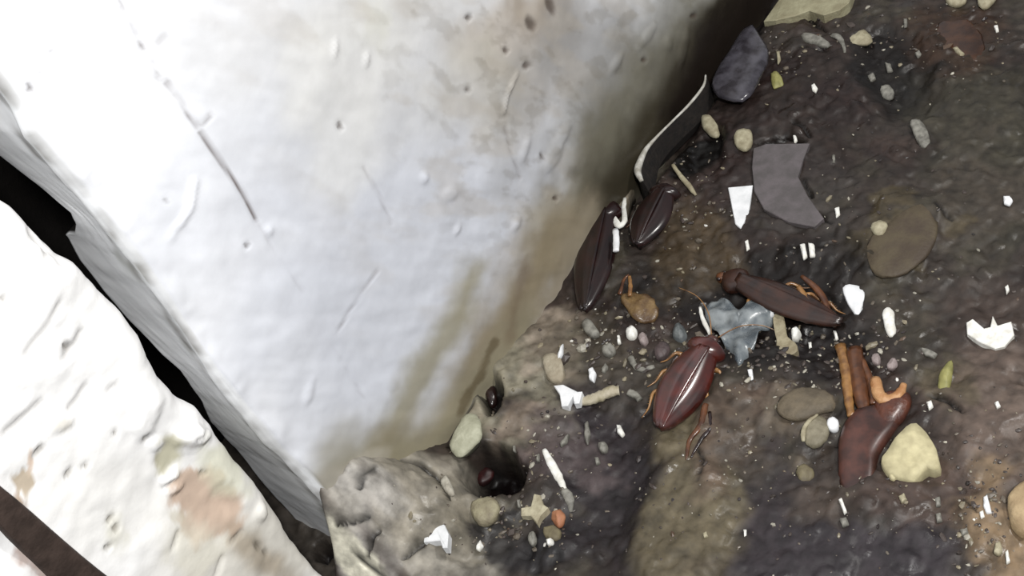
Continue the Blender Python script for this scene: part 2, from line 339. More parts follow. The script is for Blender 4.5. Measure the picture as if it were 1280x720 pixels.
# grime down the inside edge of the arris bead
gm = np.exp(-((Sc+0.0025)/0.0022)**2)*np.clip(0.5+2*fbm(Sc, Zw, 0.008, 3, 150), 0, 1)
colW = colW*(1-0.75*gm[..., None])+lin((112, 108, 100))*0.75*gm[..., None]
gm = np.exp(-((Sc+0.0055)/0.003)**2)*sstep(0.05, 0.3, fbm(Sc, Zw, 0.015, 3, 160)); colW = colW*(1-0.5*gm[..., None])+lin((130, 132, 120))*0.5*gm[..., None]
for m_, c, s in ((np.clip(CR, 0, 1), (88, 76, 72), 0.9), (PM, (66, 54, 46), 0.75)):
    colW = colW*(1-m_[..., None]*s)+lin(c)*m_[..., None]*s
colW[:, -3:] = lin((30, 27, 25))
P += NN*disp[..., None]
grid_obj('wall_right', P, colW, M_PAINT, kind='structure')

# ================================================================== rough white block (left wall)
EDG = [(-40, 190), (0, 243), (22, 262), (45, 288), (66, 308), (78, 322), (100, 334), (118, 352), (140, 372), (160, 394), (178, 425), (186, 450), (200, 478), (225, 500), (252, 514), (272, 535), (290, 560), (318, 600), (345, 640), (372, 675), (398, 702), (415, 722), (470, 800)]
ez, ey = poly_front(EDG)
zl = spaced((-0.06, -0.03, 0.004), (-0.03, 0.25, 0.0008), (0.25, 0.6, 0.01))
ye = np.interp(zl, ez, ey)
tl = spaced((0.004, 0.20, 0.0008), (0.20, 0.5, 0.02))[::-1]
arc = np.linspace(0, math.pi/2, 9)[1:-1]; sl = np.linspace(0, 1, 12)[1:]
n_f, n_a, n_r = len(tl), len(arc), len(sl); r = 0.004
P = np.zeros((len(zl), n_f+n_a+n_r, 3)); NN = np.zeros_like(P); P[:, :, 2] = zl[:, None]
P[:, :n_f, 1] = ye[:, None]-tl[None]; NN[:, :n_f, 0] = 1
for k, a in enumerate(arc):
    P[:, n_f+k, 0] = -r+r*math.cos(a); P[:, n_f+k, 1] = ye-r+r*math.sin(a); NN[:, n_f+k, 0] = math.cos(a); NN[:, n_f+k, 1] = math.sin(a)
P[:, n_f+n_a:, 0] = -r-0.055*sl[None]; P[:, n_f+n_a:, 1] = ye[:, None]-0.004*sl[None]; NN[:, n_f+n_a:, 1] = 0.3
Sc = np.concatenate([tl, -arc*r, -sl*0.05])[None]+np.zeros((len(zl), 1)); Yw, Zw = P[:, :, 1].copy(), P[:, :, 2]
disp = 0.0018*fbm(Yw, Zw, 0.024, 4, 200)+0.00025*fbm(Yw, Zw, 0.005, 3, 210)
CR = np.zeros_like(disp)
def lbump(u, v, rx, ry, a, dz, soft=0.5, wob=0.5):
    global disp
    m = sstep(1+soft, 1-soft, ellipse(Yw, Zw, on_front, (u, v, rx, ry, a), wob, int(u)))*(Sc > -0.002); disp = disp+dz*m; return m
def lgroove(pts, wd, depth, dark):
    global disp, CR
    d, fr = seg_dist(Yw, Zw, [on_front(*p) for p in pts]); m = np.exp(-(d/(wd*PX*0.5))**2); disp = disp-depth*m; CR = np.maximum(CR, m*dark)
lgroove([(50, 503), (30, 520), (8, 540)], 6, .0008, .6); lgroove([(106, 482), (98, 498), (88, 510)], 6, .0008, .55); lgroove([(68, 376), (52, 410), (30, 440)], 5, .0006, .5); lgroove([(98, 415), (90, 430), (78, 446)], 7, .0009, .6)
lgroove([(40, 292), (48, 305), (52, 322)], 5, .0006, .5); lgroove([(135, 487), (145, 480)], 5, .0008, .5); lgroove([(222, 665), (215, 685)], 5, .0008, .55); lgroove([(298, 665), (288, 674)], 6, .001, .5); lgroove([(275, 695), (268, 720)], 5, .0008, .3); lgroove([(240, 548), (252, 542), (250, 530)], 4, .0008, .35)
PM = np.zeros_like(disp)
for u, v, rx, ry in ((6, 373, 4, 4), (38, 297, 5, 6), (138, 648, 6, 3), (144, 660, 4, 5), (134, 683, 5, 3), (86, 592, 6, 4), (106, 582, 4, 3), (256, 592, 4, 3), (180, 547, 4, 5), (142, 541, 3, 4), (48, 565, 9, 5), (320, 682, 4, 9), (330, 690, 3, 6), (80, 432, 5, 7)):
    PM = np.maximum(PM, lbump(u, v, rx, ry, -35, -0.0009, 0.5, 0.4))
for e, d in (((238, 545, 18, 11, -10), .0030), ((75, 528, 14, 9, -20), .0012), ((55, 340, 25, 45, 0), .0015), ((180, 520, 14, 26, 10), .0018), ((215, 598, 12, 5, -35), .0016), ((222, 612, 10, 5, -35), .0014), ((322, 640, 6, 9, 0), .0014), ((196, 556, 10, 8, 0), .001), ((285, 605, 30, 14, 45), .001), ((255, 630, 33, 38, 0), -.0009), ((283, 622, 14, 20, 0), -.0009), ((212, 575, 14, 18, 0), -.0010), ((25, 605, 16, 18, 0), -.0008)):
    lbump(*e, d*0.8, 0.55, 0.45)
colL = np.zeros(P.shape); colL[:] = lin((240, 240, 240))
ELL = [((330, 690, 90, 90, 0), (205, 201, 190), .8, .6), ((150, 620, 90, 60, 30), (232, 231, 228), .7, .6), ((258, 632, 36, 42, 0), (192, 170, 152), .95, .18), ((290, 590, 24, 36, -40), (200, 200, 178), .7, .5), ((213, 572, 16, 22, 10), (176, 172, 145), .85, .4),
       ((30, 605, 13, 13, 20), (186, 172, 152), .95, .12), ((37, 575, 4, 14, 0), (210, 186, 165), .8, .4), ((22, 628, 13, 8, 40), (170, 150, 130), .9, .3), ((75, 530, 14, 9, -20), (218, 214, 204), .7, .4), ((330, 700, 45, 20, 40), (160, 148, 130), .8, .5), ((245, 690, 30, 30, 0), (212, 208, 192), .6, .5), ((142, 665, 14, 26, 0), (214, 212, 200), .7, .5), ((222, 645, 10, 8, 0), (188, 180, 158), .5, .5)]
paint(colL, Yw, Zw, on_front, ELL, [([(60, 720), (30, 690)], 10, (150, 120, 105), .7, .4)])
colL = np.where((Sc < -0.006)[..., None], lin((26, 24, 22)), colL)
for m_, c, s in ((CR, (96, 90, 82), 0.75), (PM, (104, 98, 88), 0.7)):
    colL = colL*(1-m_[..., None]*s)+lin(c)*m_[..., None]*s
P += NN*disp[..., None]
grid_obj('wall_left', P, colL, M_ROUGH, kind='structure')
# backing behind the open joint, its darkness put into a near-black colour
def box(name, lo, hi, m, bevel=0.0, **k):
    bm = bmesh.new(); bmesh.ops.create_cube(bm, size=1)
    for v in bm.verts:
        for i in range(3): v.co[i] = lo[i] if v.co[i] < 0 else hi[i]
    if bevel: bmesh.ops.bevel(bm, geom=bm.edges[:], offset=bevel, segments=2, affect='EDGES')
    me = bpy.data.meshes.new(name); bm.to_mesh(me); bm.free(); me.materials.append(m)
    return link(bpy.data.objects.new(name, me), **k)
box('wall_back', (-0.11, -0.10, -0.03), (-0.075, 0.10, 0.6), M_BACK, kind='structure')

# dark strip on the left block
a0, a1 = on_front(-40, 576), on_front(135, 722); b0, b1 = on_front(-40, 620), on_front(58, 722)
def strip():
    n = 60; V = []; Fc = []; zs = np.linspace(-0.05, 0.30, n)
    right = lambda z: a0[0]+(z-a0[1])*(a1[0]-a0[0])/(a1[1]-a0[1]); left = lambda z: b0[0]+(z-b0[1])*(b1[0]-b0[0])/(b1[1]-b0[1])
    prof = [(0, -.001), (0.0, .0012), (.05, .0019), (.12, .0022), (.5, .0021), (.88, .0022), (.95, .0019), (1, .0012), (1, -.001)]
    for i, z in enumerate(zs):
        l, r_ = left(z), right(z)
        for t, x in prof:
            V.append((x+0.00012*math.sin(i*1.7+t*5), l+(r_-l)*t+0.00015*math.sin(i*0.9+t*9), z))
    k = len(prof)
    for i in range(n-1):
        for j in range(k-1): a = i*k+j; Fc.append((a, a+1, a+k+1, a+k))
    return V, Fc
V, Fc = strip()
mesh_obj('dark_strip', V, Fc, mat('dark_brown_strip', col=(66, 55, 50), rough=0.75, var=.2, bump=.0002, spec=.2), kind='structure')
#@OBJECTS
# ================================================================== builders for loose things
def poly_resample(p, n, rounds=1):
    p = np.array(p, float)
    for _ in range(rounds):                                   # corner cutting
        q = np.roll(p, -1, 0); p = np.stack([p*0.78+q*0.22, p*0.22+q*0.78], 1).reshape(-1, 2)
    q = np.vstack([p, p[:1]]); L = np.r_[0, np.cumsum(np.hypot(*np.diff(q, axis=0).T))]; t = np.linspace(0, L[-1], n, endpoint=False)
    return np.stack([np.interp(t, L, q[:, 0]), np.interp(t, L, q[:, 1])], 1)
def settle(loc, poly):
    hs = [float(floor_h(np.array(loc[0]+a), np.array(loc[1]+b))) for a, b in poly]; return float(np.mean(hs))
PROF = {'flat': [(.93, -.35), (1, .25), (.985, .72), (.93, .96), (.6, 1.0), (.25, 1.0)],
        'round': [(.62, -.45), (.92, .0), (1, .38), (.93, .68), (.76, .9), (.45, 1.03), (.2, 1.08)],
        'peak': [(.85, -.4), (1, .15), (.92, .4), (.7, .68), (.42, .9), (.16, 1.05)]}
def chip(name, label, cat, px, h, m, prof='flat', n=28, rounds=1, rough=0.09, tilt=0.0, group=None, lift=0.0, seed=0, parent=None, smooth=True):
    """a flake, chip or pebble whose outline the photo shows; h in millimetres"""
    skirt = lift/h+.2; h = h*0.001; cu, cv = np.mean(np.array(px, float), 0)
    g = on_floor(cu, cv)[2]+lift*0.001
    P2 = np.array([on_level(u, v, g+h*0.7) for u, v in px]); c = P2.mean(0); P2 = P2-c
    O = poly_resample(P2, n, rounds); R = np.hypot(*O.T).mean()
    base = g-0.0001 if lift else min(g, settle(c, O*0.7))
    if prof == 'ngon':
        bm = bmesh.new(); f = bm.faces.new([bm.verts.new((x, y, h)) for x, y in (P2 if rounds == 0 else poly_resample(P2, 26, 1))])
        if f.normal.z < 0: f.normal_flip()
        bm.normal_update()
        g2 = bmesh.ops.extrude_face_region(bm, geom=[f]); bot = [v for v in g2['geom'] if isinstance(v, bmesh.types.BMVert)]
        for v in bot: v.co.z = h
        for v in bm.verts:
            if v not in bot: v.co.z = -0.3*h
        bmesh.ops.bevel(bm, geom=[e for e in bm.edges if all(v in bot for v in e.verts)], offset=min(h*0.3, 0.00022), segments=1, affect='EDGES', clamp_overlap=True)
        for v in bm.verts:
            if v.co.z > 0: v.co.z += 0.25*h*float(fbm(v.co.x+cu, v.co.y+cv, 0.003, 2, 5))
        bmesh.ops.recalc_face_normals(bm, faces=bm.faces[:])
        me = bpy.data.meshes.new(name); bm.to_mesh(me); bm.free(); me.materials.append(m)
        o = link(bpy.data.objects.new(name, me), label=label, cat=cat, group=group); o.location = (c[0], c[1], base); return o
    V = []; Fc = []; rs = np.random.RandomState(seed+int(cu*7+cv))
    tx, ty = rs.uniform(-1, 1, 2)*tilt if tilt else (0, 0)
    pr = list(PROF[prof])
    if lift: pr[0] = (pr[0][0], -skirt)
    for k, (s_, z_) in enumerate(pr):
        for x, y in O*s_:
            nz = float(fbm(x+cu, y+cv, R*0.9, 3, seed+3)); nx = float(fbm(x+cv, y+z_*R, R*0.7, 3, seed+9))
            V.append((x*(1+rough*nx*1.5), y*(1+rough*nx*1.5), z_*h+h*rough*4*nz*(0.3+0.7*(z_ > 0.3))+tx*x+ty*y))
    for k in range(len(pr)-1):
        for i in range(n): j = (i+1) % n; Fc.append((k*n+i, k*n+j, (k+1)*n+j, (k+1)*n+i))
    V.append((0, 0, pr[-1][1]*h)); t = len(V)-1; V.append((0, 0, pr[0][1]*h))
    for i in range(n): j = (i+1) % n; Fc.append(((len(pr)-1)*n+i, (len(pr)-1)*n+j, t)); Fc.append((j, i, t+1))
    o = mesh_obj(name, V, Fc, m, smooth=smooth, label=label, cat=cat, group=group)
    o.location = (c[0], c[1], base); return o
def tube(pts, rad, ns=8, flat=1.0, capz=True):
    """pts world points, rad per point; returns V, F of a tapered tube (flat squashes it vertically)"""
    V = []; Fc = []; pts = [Vector(p) for p in pts]; n = len(pts)
    for i, p in enumerate(pts):
        d = (pts[min(i+1, n-1)]-pts[max(i-1, 0)]).normalized(); up = Vector((0, 0, 1))
        if abs(d.z) > 0.95: up = Vector((1, 0, 0))
        a = d.cross(up).normalized(); b = a.cross(d).normalized(); r = rad[i] if hasattr(rad, '__len__') else rad
        for k in range(ns): t = 2*math.pi*k/ns; V.append(p+a*math.cos(t)*r+b*math.sin(t)*r*flat)
    for i in range(n-1):
        for k in range(ns): l = (k+1) % ns; Fc.append((i*ns+k, i*ns+l, (i+1)*ns+l, (i+1)*ns+k))
    V.append(pts[0]); V.append(pts[-1]); a, b = len(V)-2, len(V)-1
    for k in range(ns): l = (k+1) % ns; Fc.append((l, k, a)); Fc.append(((n-1)*ns+k, (n-1)*ns+l, b))
    return V, Fc
def smooth_line(pts, k=4):
    p = [np.array(q, float) for q in pts]; out = []
    for i in range(len(p)-1):
        p0, p1, p2, p3 = p[max(i-1, 0)], p[i], p[i+1], p[min(i+2, len(p)-1)]
        for j in range(k):
            t = j/k; out.append(0.5*((2*p1)+(-p0+p2)*t+(2*p0-5*p1+4*p2-p3)*t*t+(-p0+3*p1-3*p2+p3)*t**3))
    out.append(p[-1]); return out
def stick(name, label, cat, px, rad, m, flat=0.7, group=None, wob=0.12, lift=0.0, ns=10, parent=None):
    """px = [(u, v)...] along it, rad in photo pixels per point"""
    pr = smooth_line([(u, v, r) for (u, v), r in zip(px, rad)]); W = []
    for u, v, r in pr:
        rr = r*PX; p = on_floor(u, v, rr*flat*0.7+lift*0.001); W.append((p, rr))
    zs = np.array([p[2] for p, _ in W]); zs = 0.4*zs+0.6*np.linspace(zs[0], zs[-1], len(zs))
    c = W[len(W)//2][0].copy(); c[2] = min(zs)-0.0
    rs = np.random.RandomState(int(px[0][0]))
    V, Fc = tube([(p[0]-c[0], p[1]-c[1], z-c[2]) for (p, _), z in zip(W, zs)], [r*(1+wob*rs.uniform(-1, 1)) for _, r in W], ns, flat)
    o = mesh_obj(name, V, Fc, m, label=label, cat=cat, group=group, parent=parent); o.location = c
    if parent is not None: bpy.context.view_layer.update(); o.matrix_parent_inverse = parent.matrix_world.inverted()
    return o

MC = mat('chalk_white', col=(226, 226, 222), col2=(196, 194, 186), rough=.6, bump=.0001, vscale=500)
MSH = mat('clean_white_shard', col=(224, 225, 227), col2=(204, 206, 208), rough=.4, bump=.00004, vscale=300)
MCR = mat('cream_stone', col=(186, 178, 142), col2=(160, 152, 120), rough=.65, bump=.0001, vscale=350)
MBE = mat('beige_pebble', col=(164, 158, 134), col2=(128, 120, 98), rough=.6, bump=.0001, vscale=400)
MGR = mat('grey_pebble', col=(132, 130, 122), col2=(88, 86, 80), rough=.55, bump=.0001, vscale=500)
MOL = mat('olive_stone', col=(110, 102, 78), col2=(82, 74, 58), rough=.65, bump=.00015, vscale=300)
MPU = mat('purple_grey_flake', col=(92, 86, 88), col2=(76, 72, 72), rough=.5, bump=.0001, vscale=250)
MYE = mat('yellow_green_sliver', col=(150, 146, 92), col2=(118, 116, 70), rough=.5, bump=.0001, vscale=300)
MOR = mat('orange_stone', col=(170, 120, 90), col2=(136, 88, 62), rough=.6, bump=.0001, vscale=300)
MMO = mat('pale_mortar', col=(176, 172, 160), col2=(140, 134, 122), rough=.75, bump=.0002, vscale=260)
MWET = mat('grimy_mortar', col=(120, 112, 98), col2=(92, 84, 70), rough=.6, bump=.0002, vscale=260)
MRB = mat('rust_brown_shell', col=(66, 42, 27), col2=(42, 26, 18), rough=.35, bump=.0001, vscale=250, coat=.3)
# cockroach shells
MW = mat('dark_red_wing_case', col=(72, 20, 11), col2=(40, 11, 7), rough=.3, bump=.00001, vscale=220, coat=1.0, spec=.5)
MB = mat('almost_black_wing_case', col=(34, 16, 15), col2=(20, 10, 10), rough=.3, bump=.00001, vscale=220, coat=.4)
MRD = mat('reddish_brown_abdomen', col=(78, 46, 38), col2=(46, 27, 23), rough=.4, bump=.00001, vscale=240, coat=.2)
MAM = mat('amber_leg', col=(142, 104, 60), col2=(98, 66, 38), rough=.35, bump=.00001, vscale=400, coat=.3)
MAD = mat('dark_amber_shell', col=(96, 58, 32), col2=(60, 34, 20), rough=.35, bump=.00001, vscale=300, coat=.3)
MVI = mat('grey_violet_wing', col=(72, 70, 77), col2=(40, 37, 42), rough=.25, bump=.00001, vscale=260, coat=.4)

# ------------------------------------------------------------------ cockroaches
def loft(stations, ns=18, keel=0.0):
    """stations (x, half width, height up, depth below, z of the middle)"""
    V = []; Fc = []
    for x, w_, hu, hd, z in stations:
        for k in range(ns):
            t = 2*math.pi*k/ns; s, c = math.sin(t), math.cos(t)
            V.append((x, w_*math.copysign(abs(c)**0.8, c), z+(hu if s > 0 else hd)*s*(1-keel*abs(c) if s > 0 else 1)))
    n = len(stations)
    for i in range(n-1):
        for k in range(ns): l = (k+1) % ns; Fc.append((i*ns+k, (i+1)*ns+k, (i+1)*ns+l, i*ns+l))
    V.append((stations[0][0], 0, stations[0][4])); V.append((stations[-1][0], 0, stations[-1][4]))
    for k in range(ns): l = (k+1) % ns; Fc.append((k, l, len(V)-2)); Fc.append(((n-1)*ns+l, (n-1)*ns+k, len(V)-1))
    return V, Fc
def wing_sheet(L, w, side, hz):
    """one curved wing case from shoulder to tip, x runs from the head (0) to the tail (-L)"""
    nx, ny = 22, 9; V = []; Fc = []
    for i in range(nx):
        t = i/(nx-1); hw = w*(0.80+0.30*math.sin(math.pi*min(t*1.15, 1)))*math.sqrt(max(1-t**5, 0.02))
        for j in range(ny):
            s = j/(ny-1); y = side*(-0.22*w*(1-t)+s*hw*1.0)-side*0.18*w*(1-s)*t
            z = hz*1.12*math.sqrt(1-(0.955*s)**2)*(0.92-0.35*t*t)+0.00012*math.sin(s*14+t*3)+0.0001*side
            V.append((-t*L, y, z))
    for i in range(nx-1):
        for j in range(ny-1):
            a = i*ny+j; f = (a, a+1, a+ny+1, a+ny); Fc.append(f if side < 0 else f[::-1])
    m = len(V); V += [(x, y, z-0.00022) for x, y, z in V]; Fc += [tuple(v+m for v in f[::-1]) for f in Fc]
    rim = [j for j in range(ny)]+[i*ny+ny-1 for i in range(1, nx)]+[(nx-1)*ny+j for j in range(ny-2, -1, -1)]+[i*ny for i in range(nx-2, 0, -1)]
    for a, b in zip(rim, rim[1:]+rim[:1]): Fc.append((a, b, b+m, a+m) if side > 0 else (b, a, a+m, b+m))
    return V, Fc
def cockroach(label, head, tail, width, mw, mb, ml, legs=((), ()), wings=(1, -1), antennae=True, up=0.0, roll=0.0, pitch=0.0, headpart=True, group=None, name='cockroach'):
    """head and tail are photo pixels, width in pixels; legs = lists of leg lengths (x share, splay, length in mm)"""
    A = on_floor(*head); B = on_floor(*tail); d = A-B; L = float(np.hypot(d[0], d[1])); w_ = width*PX*0.5*1.0
    root = bpy.data.objects.new(name, None); root.empty_display_size = 0.01
    link(root, label=label, cat='cockroach', group=group)
    mid = (A+B)/2; root.location = (A[0], A[1], max(A[2], mid[2])+up*0.001+w_*0.25)
    root.rotation_euler = (roll, pitch-math.atan2(-(d[2]), L)*0.5*-1*0, math.atan2(d[1], d[0]))
    hz = w_*0.62; ab = L*0.80
    st = []
    for i in range(24):
        t = i/23; hw = w_*0.86*math.sqrt(max(1-(2*t-0.95)**2*0.98, 0.03))*(1-0.15*t); ridge = 1+0.05*math.cos(t*8*2*math.pi)
        st.append((-L*0.20-t*ab*0.95, hw*ridge, hz*0.62*ridge*(1-0.4*t), hz*0.55*ridge, 0))
    V, Fc = loft(st); mesh_obj('abdomen', V, Fc, mb, parent=root)
    for s in wings:
        V, Fc = wing_sheet(L*0.86, w_, s, hz*1.0)
        V = [(x-L*0.15, y, z+(0.00025 if s > 0 else 0)) for x, y, z in V]; mesh_obj('wing_case', V, Fc, mw, parent=root)
    st = []
    for i in range(12):
        t = i/11; hw = w_*0.86*math.sqrt(max(1-(2*t-1.05)**2*0.93, 0.02)); st.append((-L*0.02-t*L*0.19, hw, hz*(0.35+0.6*math.sin(math.pi*(0.15+0.5*t))), hz*0.25, 0))
    V, Fc = loft(st, 20); mesh_obj('pronotum', V, Fc, mw, parent=root)
    if headpart:
        st = [(L*0.055-L*0.09*i/8, w_*0.34*math.sin(math.pi*(0.12+0.8*i/8)), w_*0.26*math.sin(math.pi*(0.15+0.7*i/8)), w_*0.4*math.sin(math.pi*(0.15+0.7*i/8)), -w_*0.12) for i in range(9)]
        V, Fc = loft(st, 14); hd = mesh_obj('head', V, Fc, mb, parent=root)
        for s in (-1, 1):
            V, Fc = loft([(L*0.03-L*0.035*i/5, w_*0.09*math.sin(math.pi*(0.15+0.7*i/5)), w_*0.14*math.sin(math.pi*(0.15+0.7*i/5)), w_*0.12*math.sin(math.pi*(0.15+0.7*i/5)), -w_*0.02) for i in range(6)], 8)
            mesh_obj('eye', [(x, y+s*w_*0.27, z) for x, y, z in V], Fc, MB, parent=hd)
    if antennae:
        for s in (-1, 1):
            pts = smooth_line([(L*0.05, s*w_*0.15, 0), (L*0.22, s*w_*0.7, 0.001), (L*0.34, s*w_*1.5, 0.0004), (L*0.36, s*w_*2.4, -0.0004)], 5)
            V, Fc = tube(pts, np.linspace(0.00022, 0.00008, len(pts)), 6); mesh_obj('antenna', V, Fc, ml, parent=root)
    for s, lst in zip((1, -1), legs):
        for xs, sp, ln in lst:
            ln *= 0.001; x0 = -L*xs; y0 = s*w_*0.6; a = sp
            kx, ky = x0-math.sin(a)*ln*0.42, y0+s*math.cos(a)*ln*0.42
            fx, fy = kx-math.sin(a+0.75)*ln*0.42, ky+s*math.cos(a+0.75)*ln*0.42
            tx, ty = fx-math.sin(a+0.45)*ln*0.28, fy+s*math.cos(a+0.45)*ln*0.28
            pts = smooth_line([(x0, y0, -w_*0.1), ((x0+kx)/2, (y0+ky)/2, 0.0003), (kx, ky, 0.0006), ((kx+fx)/2, (ky+fy)/2, 0), (fx, fy, -0.0008), (tx, ty, -0.0012)], 3)
            q = np.linspace(0, 1, len(pts)); rad = np.interp(q, [0, .2, .38, .45, .8, 1], [.0005, .0008, .00045, .0005, .00025, .00012])
            V, Fc = tube(pts, rad, 7); lg = mesh_obj('leg', V, Fc, ml, parent=root)
            for k in range(5):                                # the spines of the shin
                t = 0.48+k*0.08; i = int(t*(len(pts)-1)); p = Vector(pts[i]); q_ = p+Vector((-0.0006, s*0.0007, 0.0001))
                V, Fc = tube([p, q_], [0.00009, 0.00002], 4); mesh_obj('spine', V, Fc, ml, parent=lg)
    return root

RED = cockroach('glossy dark red cockroach lying whole with a white glint down its right side', (893, 434), (826, 542), 62, MW, MRD, MAM,
          legs=(((.25, .3, 7), (.42, .6, 9), (.6, 1.0, 11)), ((.25, .2, 6), (.45, .7, 8))), up=0.8, antennae=True, roll=0.30)
cockroach('blackish cockroach wedged upright against the foot of the white pier', (768, 272), (732, 392), 60, MB, MRD, MAD,
          legs=(((.5, .5, 6),), ()), up=2.5, antennae=False, headpart=False, roll=0.0)
cockroach('black cockroach half hidden in the shadow right of the small white bar', (838, 240), (800, 318), 58, MB, MB, MAD, legs=(((.5, .5, 6),), ()), up=0.6, antennae=False, headpart=False)
BROWN = cockroach('dark brown cockroach curled behind the crumpled grey plastic scrap', (905, 350), (1052, 410), 50, mat('dark_brown_wing_case', col=(52, 28, 18), col2=(28, 15, 11), rough=.35, coat=.3, vscale=220, bump=.0001), MAD, MAM,
          legs=(((.3, .4, 6),), ((.45, .5, 8), (.6, .9, 9), (.75, 1.0, 8))), up=0.0, antennae=False, headpart=True)
# the flattened one beside the cream stone: a mesh per part, no wing cases left
def flat_roach():
    root = bpy.data.objects.new('cockroach', None); link(root, label='flattened reddish brown cockroach beside the large cream stone', cat='cockroach')
    c0 = on_floor(1085, 560); root.location = c0
    def rel(p): return Vector(p-c0)
    def part(name, px, h, m, parent=root, prof='round', lift=0.0):
        o = chip(name, None, None, px, h, m, prof, n=30, rough=0.05, lift=lift); l = Vector(o.location); o.parent = parent
        o.location = l-root.location if parent is root else l-Vector(parent.location)-root.location; return o
    ab = part('abdomen', [(1046, 560), (1052, 530), (1070, 505), (1092, 500), (1120, 505), (1128, 520), (1112, 545), (1096, 570), (1094, 600), (1084, 622), (1058, 622), (1046, 598)], 3.2, MRD)
    part('thorax', [(1092, 496), (1110, 486), (1134, 486), (1140, 502), (1128, 528), (1108, 536), (1092, 520)], 3.0, mat('brown_thorax', col=(84, 44, 28), col2=(58, 30, 22), rough=.4, coat=.2))
    for px, rad, m in (([(1050, 432), (1058, 462), (1060, 495), (1064, 520)], [7, 8, 6, 4], MAM), ([(1068, 436), (1072, 470), (1078, 500), (1082, 520)], [9, 10, 9, 6], MAD),
                       ([(1076, 448), (1088, 478), (1092, 505)], [4, 5, 4], MAD)):
        o = stick('leg', None, None, px, rad, m, flat=.6, lift=.6); o.parent = root; o.location = Vector(o.location)-root.location
    o = stick('curled_leg', None, None, [(1094, 474), (1098, 490), (1110, 498), (1124, 492), (1130, 480)], [6, 8, 7, 6, 4], mat('pale_amber_leg', col=(176, 136, 96), col2=(146, 100, 62), rough=.4), flat=.8, lift=2.2)
    o['label'] = 'pale amber curled leg'; o.parent = root; o.location = Vector(o.location)-root.location
flat_roach()
def shell_piece(name, label, cat, px_head, px_tail, width, m, side_both=False, up=0.5, roll=0.0):
    A = on_floor(*px_head); B = on_floor(*px_tail); d = A-B; L = float(np.hypot(d[0], d[1])); w_ = width*PX*0.5
    V, Fc = wing_sheet(L, w_*1.5, 1, w_*0.8)
    o = mesh_obj(name, [(x, y-w_*0.7, z) for x, y, z in V], Fc, m, label=label, cat=cat); o.location = (A[0], A[1], max(A[2], B[2])+up*0.001)
    o.rotation_euler = (roll, 0, math.atan2(d[1], d[0])); return o
chip('insect_wing', 'glossy grey violet insect wing leaning at the pier foot near the top', 'wing', [(936, 24), (952, 44), (962, 70), (948, 104), (930, 128), (902, 122), (886, 104), (900, 76), (918, 48)], 3.0, MVI, 'round', lift=2.0, rough=.08)
chip('shell_fragment', 'rust brown shell fragment at the top right', 'shell', [(1165, 30), (1195, 15), (1225, 32), (1232, 66), (1212, 84), (1185, 72)], 1.2, MRB, 'round')
AMBER = chip('shell_fragment', 'amber shell fragment with a pale upright leg below the blackish cockroach', 'shell', [(772, 368), (790, 362), (815, 370), (826, 388), (818, 404), (796, 402), (782, 390)], 3.0, mat('amber_shell', col=(116, 94, 62), col2=(74, 54, 34), rough=.4, coat=.2), 'round', rough=.22)
stick('leg', None, None, [(787, 345), (788, 358), (787, 370)], [2, 3, 2.5], MAM, lift=3.2, parent=AMBER)
stick('leg', None, None, [(774, 368), (779, 352), (786, 343)], [3, 2.2, 1.5], MAD, lift=2.6, parent=AMBER)
stick('leg', None, None, [(887, 515), (886, 535), (875, 553), (864, 572)], [2.5, 3, 2.5, 1.2], MB, parent=RED)
stick('leg', None, None, [(882, 505), (876, 528), (862, 552), (858, 575)], [4, 4.5, 3, 1.5], MAD, parent=RED)
stick('leg', None, None, [(998, 358), (1010, 378), (1024, 394), (1030, 402)], [3, 6, 6, 3], MAM, lift=3, parent=BROWN)
stick('leg', None, None, [(1002, 345), (1026, 368), (1038, 396)], [3, 5, 3], MAD, lift=2.5, parent=BROWN)
# capsules in the two hollows
chip('egg_case', 'dark red egg case lying in the wide black hollow', 'egg case', [(588, 590), (600, 578), (616, 582), (612, 596), (596, 604)], 2.0, mat('very_dark_red_case', col=(44, 10, 10), col2=(24, 7, 7), rough=.5, bump=0), 'round')
chip('egg_case', 'small dark oval egg case in the narrow hollow of the mortar', 'egg case', [(606, 480), (612, 470), (619, 482), (620, 500), (612, 508), (605, 496)], 3.0, MB, 'round')

# ------------------------------------------------------------------ crumpled plastic
def scrap():
    ol = [(880, 384), (888, 372), (902, 371), (914, 380), (926, 386), (938, 374), (947, 358), (956, 366), (968, 374), (966, 398), (954, 412), (948, 434), (938, 446), (926, 464), (914, 446), (904, 430), (898, 418), (884, 402)]
    cu, cv = 926, 405; g = on_floor(cu, cv)[2]+0.004
    P2 = np.array([on_level(*p, g) for p in ol]); c = P2.mean(0); O = poly_resample(P2-c, 48, 0); V = []; Fc = []; K = 12
    for k in range(K):
        s = 1-k/K
        for i, (x, y) in enumerate(O*s):
            f = 0.0040*abs(float(fbm(x, y, 0.014, 2, 77)))*2+0.0007*float(fbm(x, y, 0.004, 2, 78))-0.0016*(s**4)*(1+math.sin(i*0.9))
            V.append((x, y, f))
    V.append((0, 0, 0.001)); n = 48
    for k in range(K-1):
        for i in range(n): j = (i+1) % n; Fc.append((k*n+i, k*n+j, (k+1)*n+j, (k+1)*n+i))
    for i in range(n): Fc.append(((K-1)*n+i, (K-1)*n+(i+1) % n, K*n))
    m = mat('cloudy_plastic', col=(158, 164, 166), col2=(84, 92, 98), rough=.25, bump=.0001, vscale=180, alpha=.82, trans=.15, coat=.4)
    o = mesh_obj('plastic_scrap', V, Fc, m, smooth=True, label='crumpled translucent blue grey plastic scrap in the middle of the debris', cat='plastic')
    o.location = (c[0], c[1], g); sd = o.modifiers.new('thickness', 'SOLIDIFY'); sd.thickness = 0.0002
scrap()

